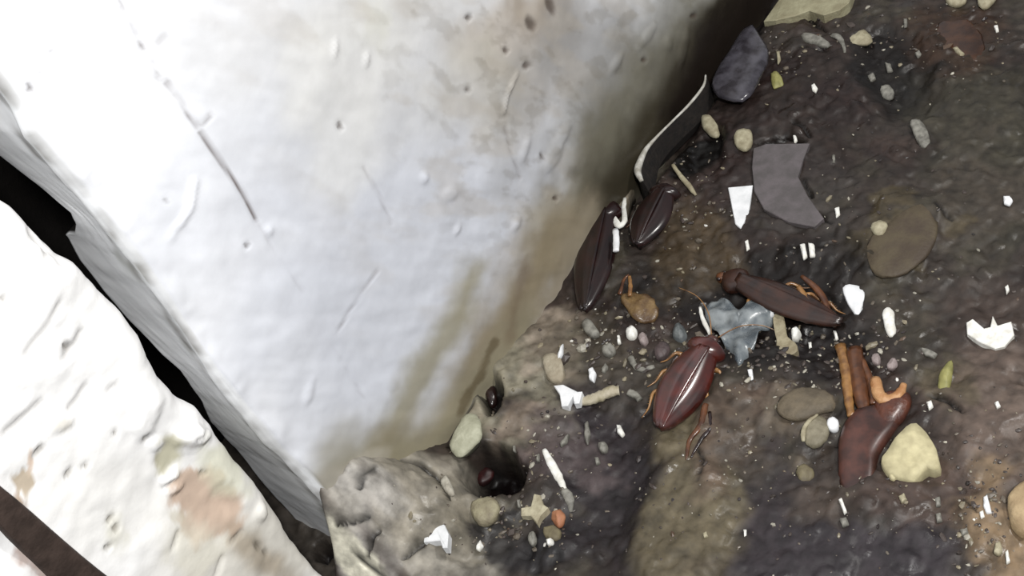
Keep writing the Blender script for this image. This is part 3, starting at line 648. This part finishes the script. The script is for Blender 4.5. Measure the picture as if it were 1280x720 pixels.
# ------------------------------------------------------------------ chips, stones and slivers the photo shows
CH = [
 ('ceramic_shard', 'clean white four sided shard beside the purple grey flake', 'shard', [(910, 235), (941, 232), (936, 266), (926, 286), (919, 280)], 1.0, MSH, 'ngon', 0),
 ('ceramic_shard', 'clean white teardrop shard right of the dark brown cockroach', 'shard', [(1051, 361), (1059, 354), (1077, 357), (1082, 366), (1078, 388), (1071, 397), (1062, 385)], 1.3, MSH, 'flat', 1),
 ('stone_flake', 'purple grey flat flake with a notched right side', 'flake', [(942, 186), (958, 181), (1012, 180), (1004, 200), (998, 222), (1010, 246), (1030, 274), (1018, 284), (985, 278), (955, 262), (943, 240), (940, 210)], 1.4, MPU, 'ngon', 0),
 ('stone_slab', 'large pale olive slab cut off by the top edge', 'stone', [(955, 28), (985, -14), (1070, -18), (1062, 6), (1050, 16), (1030, 22), (1012, 16), (995, 22), (970, 29)], 3.2, mat('pale_olive_slab', col=(150, 146, 120), col2=(128, 122, 98), rough=.7, vscale=200), 'ngon', 0),
 ('pebble', 'long grey pebble tucked below the olive slab', 'pebble', [(1000, 40), (1014, 40), (1038, 52), (1036, 60), (1016, 55), (1002, 48)], 1.8, MGR, 'round', 1),
 ('pebble', 'pale wedge shaped pebble right of the curved chip at the top', 'pebble', [(1058, 44), (1078, 32), (1088, 38), (1090, 50), (1062, 53)], 2.0, MBE, 'peak', 1),
 ('pebble', 'cream oval pebble nearest the thin white mortar edge', 'pebble', [(874, 140), (884, 136), (896, 148), (898, 166), (886, 164), (876, 154)], 2.4, MBE, 'round', 1),
 ('pebble', 'cream round pebble above the purple grey flake', 'pebble', [(916, 164), (928, 157), (940, 160), (941, 178), (930, 187), (918, 180)], 2.4, MBE, 'round', 1),
 ('pebble', 'long greenish grey pebble alone on the dark upper right floor', 'pebble', [(1136, 148), (1150, 146), (1160, 162), (1164, 178), (1154, 184), (1144, 172)], 1.8, MGR, 'round', 1),
 ('pebble', 'small olive pebble at the corner of the flat brown stone', 'pebble', [(1086, 278), (1100, 270), (1110, 276), (1106, 290), (1092, 292)], 2.2, MBE, 'peak', 1),
 ('flat_stone', 'flat olive brown stone sunk in the floor at right', 'stone', [(1084, 300), (1112, 276), (1150, 252), (1164, 262), (1172, 284), (1164, 310), (1140, 336), (1110, 346), (1082, 338)], 1.5, mat('sunken_olive_stone', col=(76, 67, 51), col2=(62, 52, 42), rough=.65, vscale=200, bump=.0002), 'flat', 1),
 ('stone_chip', 'pale bone shaped chip right of the teardrop shard', 'chip', [(1102, 388), (1110, 381), (1118, 388), (1118, 400), (1121, 414), (1114, 422), (1107, 414), (1104, 402)], 1.4, MC, 'round', 1),
 ('stone_chip', 'wide pale crown shaped chip at the right edge', 'chip', [(1208, 404), (1216, 400), (1230, 411), (1238, 410), (1241, 396), (1247, 408), (1264, 403), (1268, 420), (1256, 434), (1244, 437), (1226, 429), (1209, 418)], 1.6, MC, 'ngon', 0),
 ('stone_chip', 'yellow green upright sliver above the mauve patch', 'chip', [(1174, 462), (1184, 450), (1190, 446), (1192, 462), (1186, 486), (1180, 494), (1171, 486)], 1.8, MYE, 'peak', 1),
 ('stone', 'large cream stone with a pointed top', 'stone', [(1096, 576), (1112, 560), (1132, 536), (1144, 528), (1160, 538), (1172, 562), (1177, 588), (1168, 592), (1158, 588), (1144, 604), (1124, 600), (1106, 592)], 5.0, MCR, 'flat', 1),
 ('stone_chip', 'small cream knob under the left foot of the large cream stone', 'chip', [(1108, 590), (1122, 586), (1126, 598), (1114, 602)], 2.4, MCR, 'round', 1),
 ('pebble', 'grey green shield shaped pebble left of the flattened cockroach', 'pebble', [(1004, 524), (1020, 514), (1034, 520), (1036, 544), (1022, 560), (1002, 554)], 2.2, mat('grey_green_pebble', col=(128, 122, 104), col2=(100, 94, 78), rough=.6, vscale=300), 'round', 1),
 ('bead', 'round white bead beside the flattened cockroach', 'bead', [(1034, 522), (1042, 519), (1049, 526), (1048, 536), (1038, 539), (1033, 532)], 2.2, MSH, 'round', 1),
 ('pebble', 'dull tan pebble low on the dark floor below the shield shaped one', 'pebble', [(992, 584), (1006, 578), (1018, 586), (1016, 600), (1000, 604)], 1.8, MOL, 'round', 1),
 ('pebble', 'sunken tan stone above the shield shaped pebble', 'pebble', [(968, 508), (982, 486), (1010, 478), (1040, 488), (1046, 508), (1022, 514), (1000, 524), (978, 522)], 2.2, mat('tan_sunken_stone', col=(100, 90, 74), col2=(76, 68, 56), rough=.65, vscale=250), 'round', 1),
 ('stone', 'tan rounded stone cut off by the right edge', 'stone', [(1256, 620), (1268, 602), (1300, 590), (1310, 650), (1280, 668), (1264, 655)], 4.0, mat('tan_edge_stone', col=(164, 144, 112), col2=(136, 116, 88), rough=.65, vscale=200), 'round', 1),
 ('stone_chip', 'left one of two white teeth like chips above the dark brown cockroach', 'chip', [(999, 304), (1006, 303), (1009, 320), (1004, 324)], 1.4, MC, 'round', 0),
 ('stone_chip', 'right one of two white teeth like chips above the dark brown cockroach', 'chip', [(1010, 303), (1018, 305), (1019, 320), (1012, 321)], 1.4, MC, 'round', 0),
 ('stone_chip', 'tiny white grain at the tip of the purple grey flake', 'chip', [(1043, 260), (1049, 258), (1050, 268), (1045, 272)], 1.0, MC, 'round', 0),
 ('stone_chip', 'tiny white sliver below the four sided shard', 'chip', [(931, 302), (935, 299), (937, 310), (933, 313)], 1.0, MC, 'round', 0),
 ('stone_chip', 'tiny bright oval chip on the dark brown floor near the top', 'chip', [(1014, 106), (1018, 104), (1022, 110), (1020, 115), (1015, 113)], 1.2, MC, 'round', 0),
 ('stone_chip', 'tiny upright white chip above the purple grey flake', 'chip', [(990, 164), (994, 162), (996, 172), (992, 176)], 1.2, MC, 'round', 0),
 ('stone_chip', 'lone bright white chip on the bare floor at the far right', 'chip', [(1254, 244), (1262, 243), (1266, 250), (1262, 256), (1255, 254)], 1.2, MSH, 'round', 0),
 ('stone_chip', 'tiny pale chip right of the bone shaped one, far right', 'chip', [(1256, 358), (1260, 354), (1262, 362), (1258, 367)], 1.0, MC, 'round', 0),
 ('stone_chip', 'grey chip beside the yellow green sliver', 'chip', [(1150, 434), (1160, 436), (1172, 442), (1168, 448), (1156, 444)], 1.2, MGR, 'round', 0),
 ('pebble', 'pinkish pebble just right of the amber legs', 'pebble', [(1088, 444), (1096, 440), (1102, 448), (1098, 456), (1090, 453)], 1.8, mat('pinkish_pebble', col=(150, 138, 136), col2=(112, 100, 98), rough=.5), 'round', 1),
 ('pebble', 'pale grey pebble second to the right of the amber legs', 'pebble', [(1108, 452), (1118, 446), (1123, 454), (1116, 462), (1109, 460)], 1.8, mat('pinkish_pebble'), 'round', 1),
 ('pebble', 'white glassy grain below the yellow green sliver', 'pebble', [(1158, 502), (1164, 500), (1167, 508), (1161, 513)], 1.4, MC, 'round', 0),
 ('pebble', 'rosy bright grain in the mauve patch', 'pebble', [(1243, 503), (1248, 501), (1251, 507), (1246, 511)], 1.2, MC, 'round', 0),
 ('pebble', 'pale round grain below the large cream stone', 'pebble', [(1123, 620), (1130, 616), (1134, 624), (1127, 629)], 1.4, MBE, 'round', 0),
 ('pebble', 'upper grey grain in the pair right of the large cream stone foot', 'pebble', [(1168, 622), (1175, 620), (1176, 632), (1170, 634)], 1.2, MGR, 'round', 0),
 ('pebble', 'lower grey grain in the pair right of the large cream stone foot', 'pebble', [(1169, 642), (1176, 640), (1178, 651), (1171, 653)], 1.2, MGR, 'round', 0),
 ('stone_chip', 'bright white splinter near the tan stone at the right edge', 'chip', [(1229, 620), (1234, 618), (1238, 632), (1240, 641), (1233, 642), (1229, 632)], 1.4, MSH, 'round', 0),
 ('stone_chip', 'small pink white chip at the foot of the bright splinter', 'chip', [(1224, 640), (1229, 637), (1231, 646), (1226, 648)], 1.0, MC, 'round', 0),
 ('pebble', 'pale tan pebble at the lower right', 'pebble', [(1244, 678), (1250, 674), (1254, 688), (1248, 694), (1242, 690)], 1.6, MBE, 'round', 0),
 ('pebble', 'cream sliver beside the pale tan pebble at the lower right', 'pebble', [(1256, 688), (1260, 686), (1263, 702), (1258, 704)], 1.4, MC, 'round', 0),
 ('pebble', 'dim grey grain left of the bright splinter', 'pebble', [(1200, 662), (1209, 659), (1211, 666), (1203, 670)], 1.2, MGR, 'round', 0),
 ('pebble', 'cream lump at the very top right of the olive slab', 'pebble', [(1180, -6), (1206, -10), (1208, 2), (1196, 8), (1184, 4)], 2.0, MBE, 'round', 1),
 ('pebble', 'cream lump cut by the top edge above the rust fragment', 'pebble', [(1222, -8), (1248, -8), (1240, 4), (1230, 10), (1222, 4)], 2.0, MBE, 'round', 1),
 ('pebble', 'tan glint stone at the foot of the rust brown fragment', 'pebble', [(1190, 58), (1196, 56), (1206, 66), (1202, 72), (1196, 66)], 1.4, MBE, 'peak', 0),
 ('pebble', 'pale grain in the black hollow at upper right', 'pebble', [(1143, 66), (1149, 62), (1152, 68), (1147, 72)], 1.2, MGR, 'round', 0),
 ('pebble', 'bright grain right of the rust brown fragment', 'pebble', [(1242, 32), (1247, 30), (1249, 39), (1245, 40)], 1.0, MC, 'round', 0),
 ('pebble', 'tiny upright grain above the black hollow at upper right', 'pebble', [(1129, 22), (1134, 21), (1134, 32), (1130, 34)], 1.0, MGR, 'round', 0),
 ('pebble', 'olive grey pebble in the cluster below the wedge shaped one', 'pebble', [(1098, 108), (1110, 102), (1118, 112), (1116, 124), (1104, 122)], 1.6, MGR, 'round', 1),
 ('pebble', 'small grey grain at the left of the upper right cluster', 'pebble', [(1084, 94), (1092, 90), (1095, 98), (1088, 102)], 1.4, MGR, 'round', 0),
 ('pebble', 'small pale grain at the top of the upper right cluster', 'pebble', [(1106, 78), (1113, 78), (1116, 88), (1109, 90)], 1.4, MGR, 'round', 0),
 ('stone_chip', 'yellowish three pronged crumb in the dark brown area near the top', 'crumb', [(962, 92), (968, 84), (976, 92), (980, 106), (972, 106), (966, 110)], 1.6, MYE, 'peak', 1),
 ('stone_chip', 'white sliver above the yellowish three pronged crumb', 'chip', [(970, 64), (974, 62), (976, 74), (972, 80)], 1.2, MBE, 'round', 0),
 # debris band
 ('ceramic_chip', 'white tooth shaped chip with two prongs at the left end of the bent stick', 'chip', [(692, 482), (704, 481), (722, 490), (728, 490), (724, 504), (718, 505), (716, 496), (710, 508), (702, 508), (700, 494)], 2.0, MSH, 'ngon', 0),
 ('pebble', 'pale green grey pebble first in the row below the blackish cockroach', 'pebble', [(725, 402), (736, 396), (746, 408), (750, 418), (740, 422), (730, 414)], 2.6, MGR, 'round', 1),
 ('pebble', 'white topped round pebble in the middle of the rubble', 'pebble', [(781, 410), (789, 404), (797, 412), (793, 422), (783, 422)], 2.6, MC, 'round', 1),
 ('pebble', 'pinkish white round pebble touching the white topped one', 'pebble', [(797, 418), (806, 414), (810, 424), (806, 432), (799, 428)], 2.4, mat('pinkish_pebble'), 'round', 1),
 ('pebble', 'bluish grey pointed stone left of the plastic scrap', 'pebble', [(838, 412), (846, 398), (854, 404), (860, 420), (850, 426), (840, 422)], 3.0, mat('bluish_grey_stone', col=(100, 104, 104), col2=(70, 74, 76), rough=.5), 'peak', 1),
 ('pebble', 'pale pink pebble above the glossy red cockroach', 'pebble', [(839, 450), (848, 442), (852, 450), (846, 463), (840, 460)], 2.0, mat('pinkish_pebble'), 'round', 1),
 ('pebble', 'bright white oval grain above the bent stick', 'pebble', [(735, 462), (741, 458), (745, 466), (742, 477), (736, 474)], 1.8, MSH, 'round', 0),
 ('pebble', 'grey splinter right of the bright oval grain', 'pebble', [(752, 460), (757, 452), (760, 458), (756, 466), (752, 466)], 1.4, MGR, 'round', 0),
 ('pebble', 'small upright white grain in front of the white topped pebble', 'pebble', [(771, 419), (774, 417), (776, 428), (772, 430)], 1.4, MC, 'round', 0),
 ('pebble', 'dull grey lump between the rubble pebbles', 'pebble', [(750, 432), (762, 426), (770, 434), (764, 444), (752, 442)], 2.4, MGR, 'round', 1),
 ('pebble', 'dark mauve lump left of the pale pink pebble', 'pebble', [(815, 436), (826, 424), (838, 430), (834, 446), (820, 450)], 2.4, mat('dark_mauve_lump', col=(84, 72, 72), col2=(58, 50, 50), rough=.5), 'round', 1),
 ('stone_chip', 'cream foot shaped crumb right of the plastic scrap', 'crumb', [(966, 396), (978, 388), (982, 406), (984, 424), (994, 428), (1000, 440), (984, 447), (968, 444), (972, 430), (968, 412)], 2.4, mat('foot_crumb', col=(150, 142, 118), col2=(116, 106, 84), rough=.6), 'ngon', 1),
 ('stone_chip', 'small cream nub leaning on the foot shaped crumb', 'crumb', [(988, 412), (996, 405), (1001, 412), (996, 420), (989, 421)], 3.0, MC, 'round', 0),
 ('stone_chip', 'bright white grain on the right rim of the plastic scrap', 'chip', [(961, 388), (966, 385), (968, 393), (963, 396)], 3.4, MSH, 'round', 0),
 ('stone_chip', 'slanted white grain above the foot shaped crumb', 'chip', [(978, 366), (982, 366), (986, 378), (982, 380)], 2.6, MSH, 'round', 0),
 ('stone_chip', 'small white spark chip under the tip of the plastic scrap', 'chip', [(934, 462), (940, 460), (942, 474), (938, 477)], 1.4, MSH, 'round', 0),
 ('stone_chip', 'tiny white drop below the legs of the dark brown cockroach', 'chip', [(1041, 412), (1045, 411), (1048, 422), (1044, 424)], 1.2, MC, 'round', 0),
 ('stone_chip', 'tiny white grain left of the amber legs', 'chip', [(1010, 428), (1014, 427), (1015, 434), (1011, 435)], 1.0, MC, 'round', 0),
 ('mortar_crumb', 'pale trapezoid mortar crumb above the white pronged chip', 'mortar', [(676, 448), (690, 440), (704, 450), (706, 476), (684, 476)], 2.2, mat('tan_crumb', col=(160, 152, 134), col2=(140, 130, 112), rough=.7), 'flat', 1),
 ('stone_chip', 'bright upright sliver beside the pale trapezoid crumb', 'chip', [(696, 446), (701, 430), (704, 428), (703, 442), (698, 452)], 1.6, MSH, 'round', 0),
 # lower left debris
 ('mortar_crumb', 'pale green white lump rising left of the wide black hollow', 'mortar', [(559, 562), (566, 538), (580, 516), (594, 512), (602, 526), (602, 544), (588, 560), (572, 574)], 2.2, mat('pale_green_lump', col=(172, 172, 152), col2=(146, 146, 126), rough=.65), 'round', 1),
 ('pebble', 'olive tan stone just below the wide black hollow', 'pebble', [(586, 628), (600, 618), (618, 618), (624, 634), (616, 650), (598, 656), (588, 646)], 3.2, mat('tan_stone', col=(142, 136, 112), col2=(112, 104, 86), rough=.65), 'round', 1),
 ('ceramic_chip', 'white H shaped chip wedged beside the grey mortar mound', 'chip', [(530, 658), (545, 660), (549, 652), (555, 654), (561, 668), (560, 686), (554, 686), (550, 676), (530, 678)], 2.2, MSH, 'ngon', 0),
 ('stone_chip', 'cream star shaped chip in the lower middle', 'chip', [(652, 636), (664, 634), (668, 618), (676, 620), (680, 632), (686, 636), (676, 646), (672, 656), (664, 646), (652, 646)], 2.0, mat('star_cream', col=(172, 166, 142), col2=(140, 132, 110), rough=.6), 'ngon', 0),
 ('stone_chip', 'orange pink triangular chip right of the cream star shaped one', 'chip', [(686, 636), (698, 632), (706, 640), (702, 654), (696, 658), (688, 648)], 2.2, MOR, 'peak', 1),
 ('pebble', 'olive lump under the orange pink chip', 'pebble', [(676, 660), (690, 654), (702, 662), (698, 676), (682, 674)], 1.8, MOL, 'round', 1),
 ('pebble', 'white knob at the foot of the olive lump', 'pebble', [(682, 674), (691, 672), (692, 680), (684, 682)], 2.0, MC, 'round', 1),
 ('pebble', 'grey white knob below the cream star shaped chip', 'pebble', [(660, 666), (667, 662), (672, 676), (666, 684), (660, 678)], 1.8, MGR, 'round', 1),
 ('stone_chip', 'tiny white upright chip at the bottom beside the white H shaped one', 'chip', [(595, 678), (600, 674), (603, 680), (598, 688), (594, 686)], 1.4, MC, 'round', 0),
 ('stone_chip', 'tiny white chip left of the cream star shaped one', 'chip', [(646, 624), (650, 624), (650, 634), (647, 634)], 1.2, MGR, 'round', 0),
 ('pebble', 'round pale grey pebble right of the long white sliver', 'pebble', [(746, 554), (754, 550), (760, 556), (758, 565), (750, 565)], 2.0, MGR, 'round', 1),
 ('pebble', 'tiny pale pebble just below the round grey one', 'pebble', [(743, 572), (748, 571), (750, 578), (745, 581)], 1.4, MGR, 'round', 0),
 ('pebble', 'pale oblong grain right of the bent stick below it', 'pebble', [(770, 530), (775, 530), (781, 542), (777, 546), (771, 540)], 1.6, MC, 'round', 0),
 ('pebble', 'slanted grey double grain above the long white sliver', 'pebble', [(699, 554), (706, 545), (712, 542), (708, 553), (701, 559)], 1.4, MGR, 'round', 0),
 ('pebble', 'dim upright grey splinter below the white pronged chip', 'pebble', [(730, 528), (734, 524), (738, 542), (734, 556), (730, 548)], 1.4, MGR, 'round', 0),
 ('pebble', 'tiny pale grain right of the wide black hollow', 'pebble', [(640, 556), (644, 555), (644, 564), (641, 564)], 1.2, MGR, 'round', 0),
 ('pebble', 'tiny pale grain left of the top of the long white sliver', 'pebble', [(671, 568), (674, 566), (674, 576), (670, 577)], 1.2, MGR, 'round', 0),
 ('pebble', 'grey upright lump at the left of the wide black hollow', 'pebble', [(548, 600), (556, 590), (562, 600), (568, 616), (562, 620), (554, 612)], 2.0, MMO, 'round', 1),
 ('stone_chip', 'small white splinter at the bottom centre right', 'chip', [(1048, 624), (1052, 621), (1059, 640), (1055, 643)], 1.4, MC, 'round', 0),
 ('pebble', 'small grey knob under the white splinter at the bottom', 'pebble', [(1049, 648), (1058, 645), (1061, 655), (1053, 659)], 1.4, MGR, 'round', 0),
 ('stone_chip', 'tiny white speck alone on the dark bottom floor', 'chip', [(929, 662), (933, 661), (933, 670), (930, 671)], 1.0, MC, 'round', 0),
 ('stone_chip', 'upper of two grey chips at the lower left of the tan ridge', 'chip', [(878, 666), (883, 664), (885, 670), (880, 673)], 1.0, MBE, 'round', 0),
]
for nm, lb, ct, px, h, m, pr, rd in CH:
    chip(nm, lb, ct, px, h, m, pr, rounds=rd, lift=2.5 if 'pale green white lump' in lb else 0.0, n=24 if len(px) < 8 else 32)
def mortar_blade():
    px = [(882, 94), (879, 108), (862, 130), (842, 150), (822, 170), (808, 186), (801, 200), (797, 214), (802, 226)]; rad = [1.4, 2.2, 2.2, 1.8, 2.2, 3.6, 5, 5.5, 3]
    pr = smooth_line([(u, v, r) for (u, v), r in zip(px, rad)]); T = []
    for u, v, r in pr: z = 0.0062; T.append(np.array([*on_level(u, v, z), z, r*PX]))
    c = T[len(T)//2][:3].copy(); c[2] -= 0.012
    V, Fc = tube([t[:3]-c for t in T], [t[3] for t in T], 10, 1.0)
    o = mesh_obj('mortar_edge', V, Fc, mat('grey_mortar_edge', col=(188, 186, 180), col2=(140, 136, 126), rough=.6), label='thin white broken mortar edge along the gap at the pier foot', cat='mortar'); o.location = c
    V = []; Fc = []; n = len(T)
    for t in T:
        for dx, dz in ((-.6, -.4), (.6, -.4), (3.5, -9), (-1.2, -14)): V.append((t[0]-c[0]+dx*t[3], t[1]-c[1], t[2]-c[2]+(dz*0.0009 if dz < -1 else dz*t[3])))
    for i in range(n-1):
        for k in range(4): l = (k+1) % 4; Fc.append((i*4+k, i*4+l, i*4+4+l, i*4+4+k))
    Fc += [(3, 2, 1, 0), (n*4-4, n*4-3, n*4-2, n*4-1)]
    mesh_obj('mortar_body', V, Fc, mat('near_black_mortar', col=(30, 25, 22), col2=(18, 15, 14), rough=.7, bump=.0002, vscale=400), smooth=False, parent=o)  # near-black body below the pale mortar edge
mortar_blade()
chip('mortar_crumb', 'beige V shaped mortar crumb hanging at the pier corner of the gap', 'mortar', [(756, 246), (768, 240), (778, 226), (796, 224), (788, 242), (780, 262), (770, 274), (760, 268)], 2.0, MWET, 'flat', rounds=1, lift=4.5)
stick('mortar_crumb', 'white rim curving under the beige V shaped crumb', 'mortar', [(760, 250), (762, 262), (770, 270), (778, 262), (781, 248)], [3, 4, 5, 4, 3], MC, lift=7.0)
stick('white_bar', 'short white upright bar beside the blackish cockroach', 'chip', [(769, 287), (770, 300), (770, 314)], [4.5, 5, 4.5], MSH, flat=.6, lift=5.0)
stick('bent_stick', 'beige bent stick like crumb right of the white pronged chip', 'stick', [(726, 502), (740, 500), (752, 496), (764, 489), (774, 488)], [7, 7.5, 8, 8, 7], mat('beige_stick', col=(170, 162, 144), col2=(140, 132, 108), rough=.6), flat=.8)
stick('bent_stick', 'short grey crumb following the beige bent stick', 'stick', [(786, 490), (794, 494), (800, 500)], [5, 5, 4], MGR, flat=.7)
stick('splinter', 'long white sliver slanting over the dark floor in the lower middle', 'splinter', [(680, 562), (688, 578), (698, 596), (706, 612)], [3, 6, 5.5, 3], MC, flat=.6)
stick('splinter', 'grey tail piece below the long white sliver', 'splinter', [(704, 612), (711, 622), (714, 640)], [4, 7, 2], MGR, flat=.5)
stick('splinter', 'curved grey rib shaped chip beside the long pebble at the top', 'splinter', [(1040, 44), (1048, 46), (1054, 56), (1056, 66)], [4, 5, 3, 2], MGR, flat=.6)
stick('splinter', 'grey L shaped splinter in the middle of the rubble', 'splinter', [(788, 446), (793, 456), (802, 461), (818, 458)], [4, 4, 4, 3], MGR, flat=.7)
stick('splinter', 'pale curved sliver hugging the left rim of the plastic scrap', 'splinter', [(875, 384), (879, 400), (888, 418)], [2, 3, 2.5], MC, flat=.7, lift=1.5)
stick('splinter', 'pale forked twig in the shadow left of the four sided shard', 'splinter', [(841, 206), (848, 216), (860, 230), (870, 244)], [3, 3, 4, 2], MBE, flat=.7, lift=1.5)
stick('splinter', 'short dim vertical splinter at the top of the bare floor', 'splinter', [(1042, 194), (1042, 204)], [2.2, 2], MGR, flat=.7)
stick('splinter', 'cream crescent rim on the shield shaped pebble', 'splinter', [(1004, 552), (1004, 538), (1012, 524), (1022, 518)], [2, 3, 2.5, 1.5], MBE, flat=.7, lift=1.5)

# ------------------------------------------------------------------ grit: more crumbs than anyone could count
def grit():
    rs = np.random.RandomState(3); V = []; Fc = []; cols = []
    bm = bmesh.new(); bmesh.ops.create_icosphere(bm, subdivisions=1, radius=1); bv = [v.co.copy() for v in bm.verts]; bf = [[v.index for v in f.verts] for f in bm.faces]; bm.free()
    pal = [(92, 84, 74), (60, 52, 48), (118, 110, 92), (150, 146, 134), (46, 40, 40), (74, 58, 46), (196, 194, 188), (40, 34, 32)]
    zones = [((790, 430), 110, 45, 260, .9), ((660, 560), 80, 70, 150, .8), ((640, 650), 90, 40, 130, .8), ((960, 440), 120, 50, 200, .9), ((1080, 450), 70, 50, 90, .9), ((1000, 60), 110, 50, 120, .9), ((1180, 60), 90, 60, 110, .8),
             ((1020, 300), 240, 180, 260, .6), ((1080, 580), 200, 130, 300, .55), ((1230, 640), 50, 80, 140, .7), ((850, 260), 60, 90, 160, .9), ((860, 600), 200, 120, 200, .5)]
    P = []
    for (cu, cv), ru, rv, n, sz in zones:
        for _ in range(n): P.append((cu+rs.normal()*ru*.55, cv+rs.normal()*rv*.55, sz))
    for u, v, sz in P:
        if u < 420 or v > 760 or v < -20 or u > 1310: continue
        p = on_floor(u, v)
        if p[0] < 0.002 or abs(u-611) < 42 and abs(v-584) < 36: continue
        s = 0.00042*sz*math.exp(rs.normal()*0.5)+0.0001; a = rs.uniform(0, 6.28); sx, sy, sz_ = s*rs.uniform(.7, 1.8), s*rs.uniform(.6, 1.1), s*rs.uniform(.4, .9)
        c = lin(pal[min(int(abs(rs.normal())*2.6)+(rs.rand() < .0), 7) if rs.rand() < .8 else 1])*rs.uniform(.7, 1.2); o = len(V)
        for q in bv:
            k = rs.uniform(.75, 1.2); x, y = q.x*sx*k, q.y*sy*k
            V.append((p[0]+x*math.cos(a)-y*math.sin(a), p[1]+x*math.sin(a)+y*math.cos(a), p[2]+q.z*sz_*k+sz_*.3)); cols.append(c)
        Fc += [tuple(i+o for i in f) for f in bf]
    mesh_obj('grit', V, Fc, mat('grit_crumbs', rough=.4, attr=True, var=.2, vscale=900, bump=0, spec=.5), cols=np.array(cols), smooth=False, kind='stuff', label='fine grit and crumbs strewn over the dark floor', cat='grit')
grit()
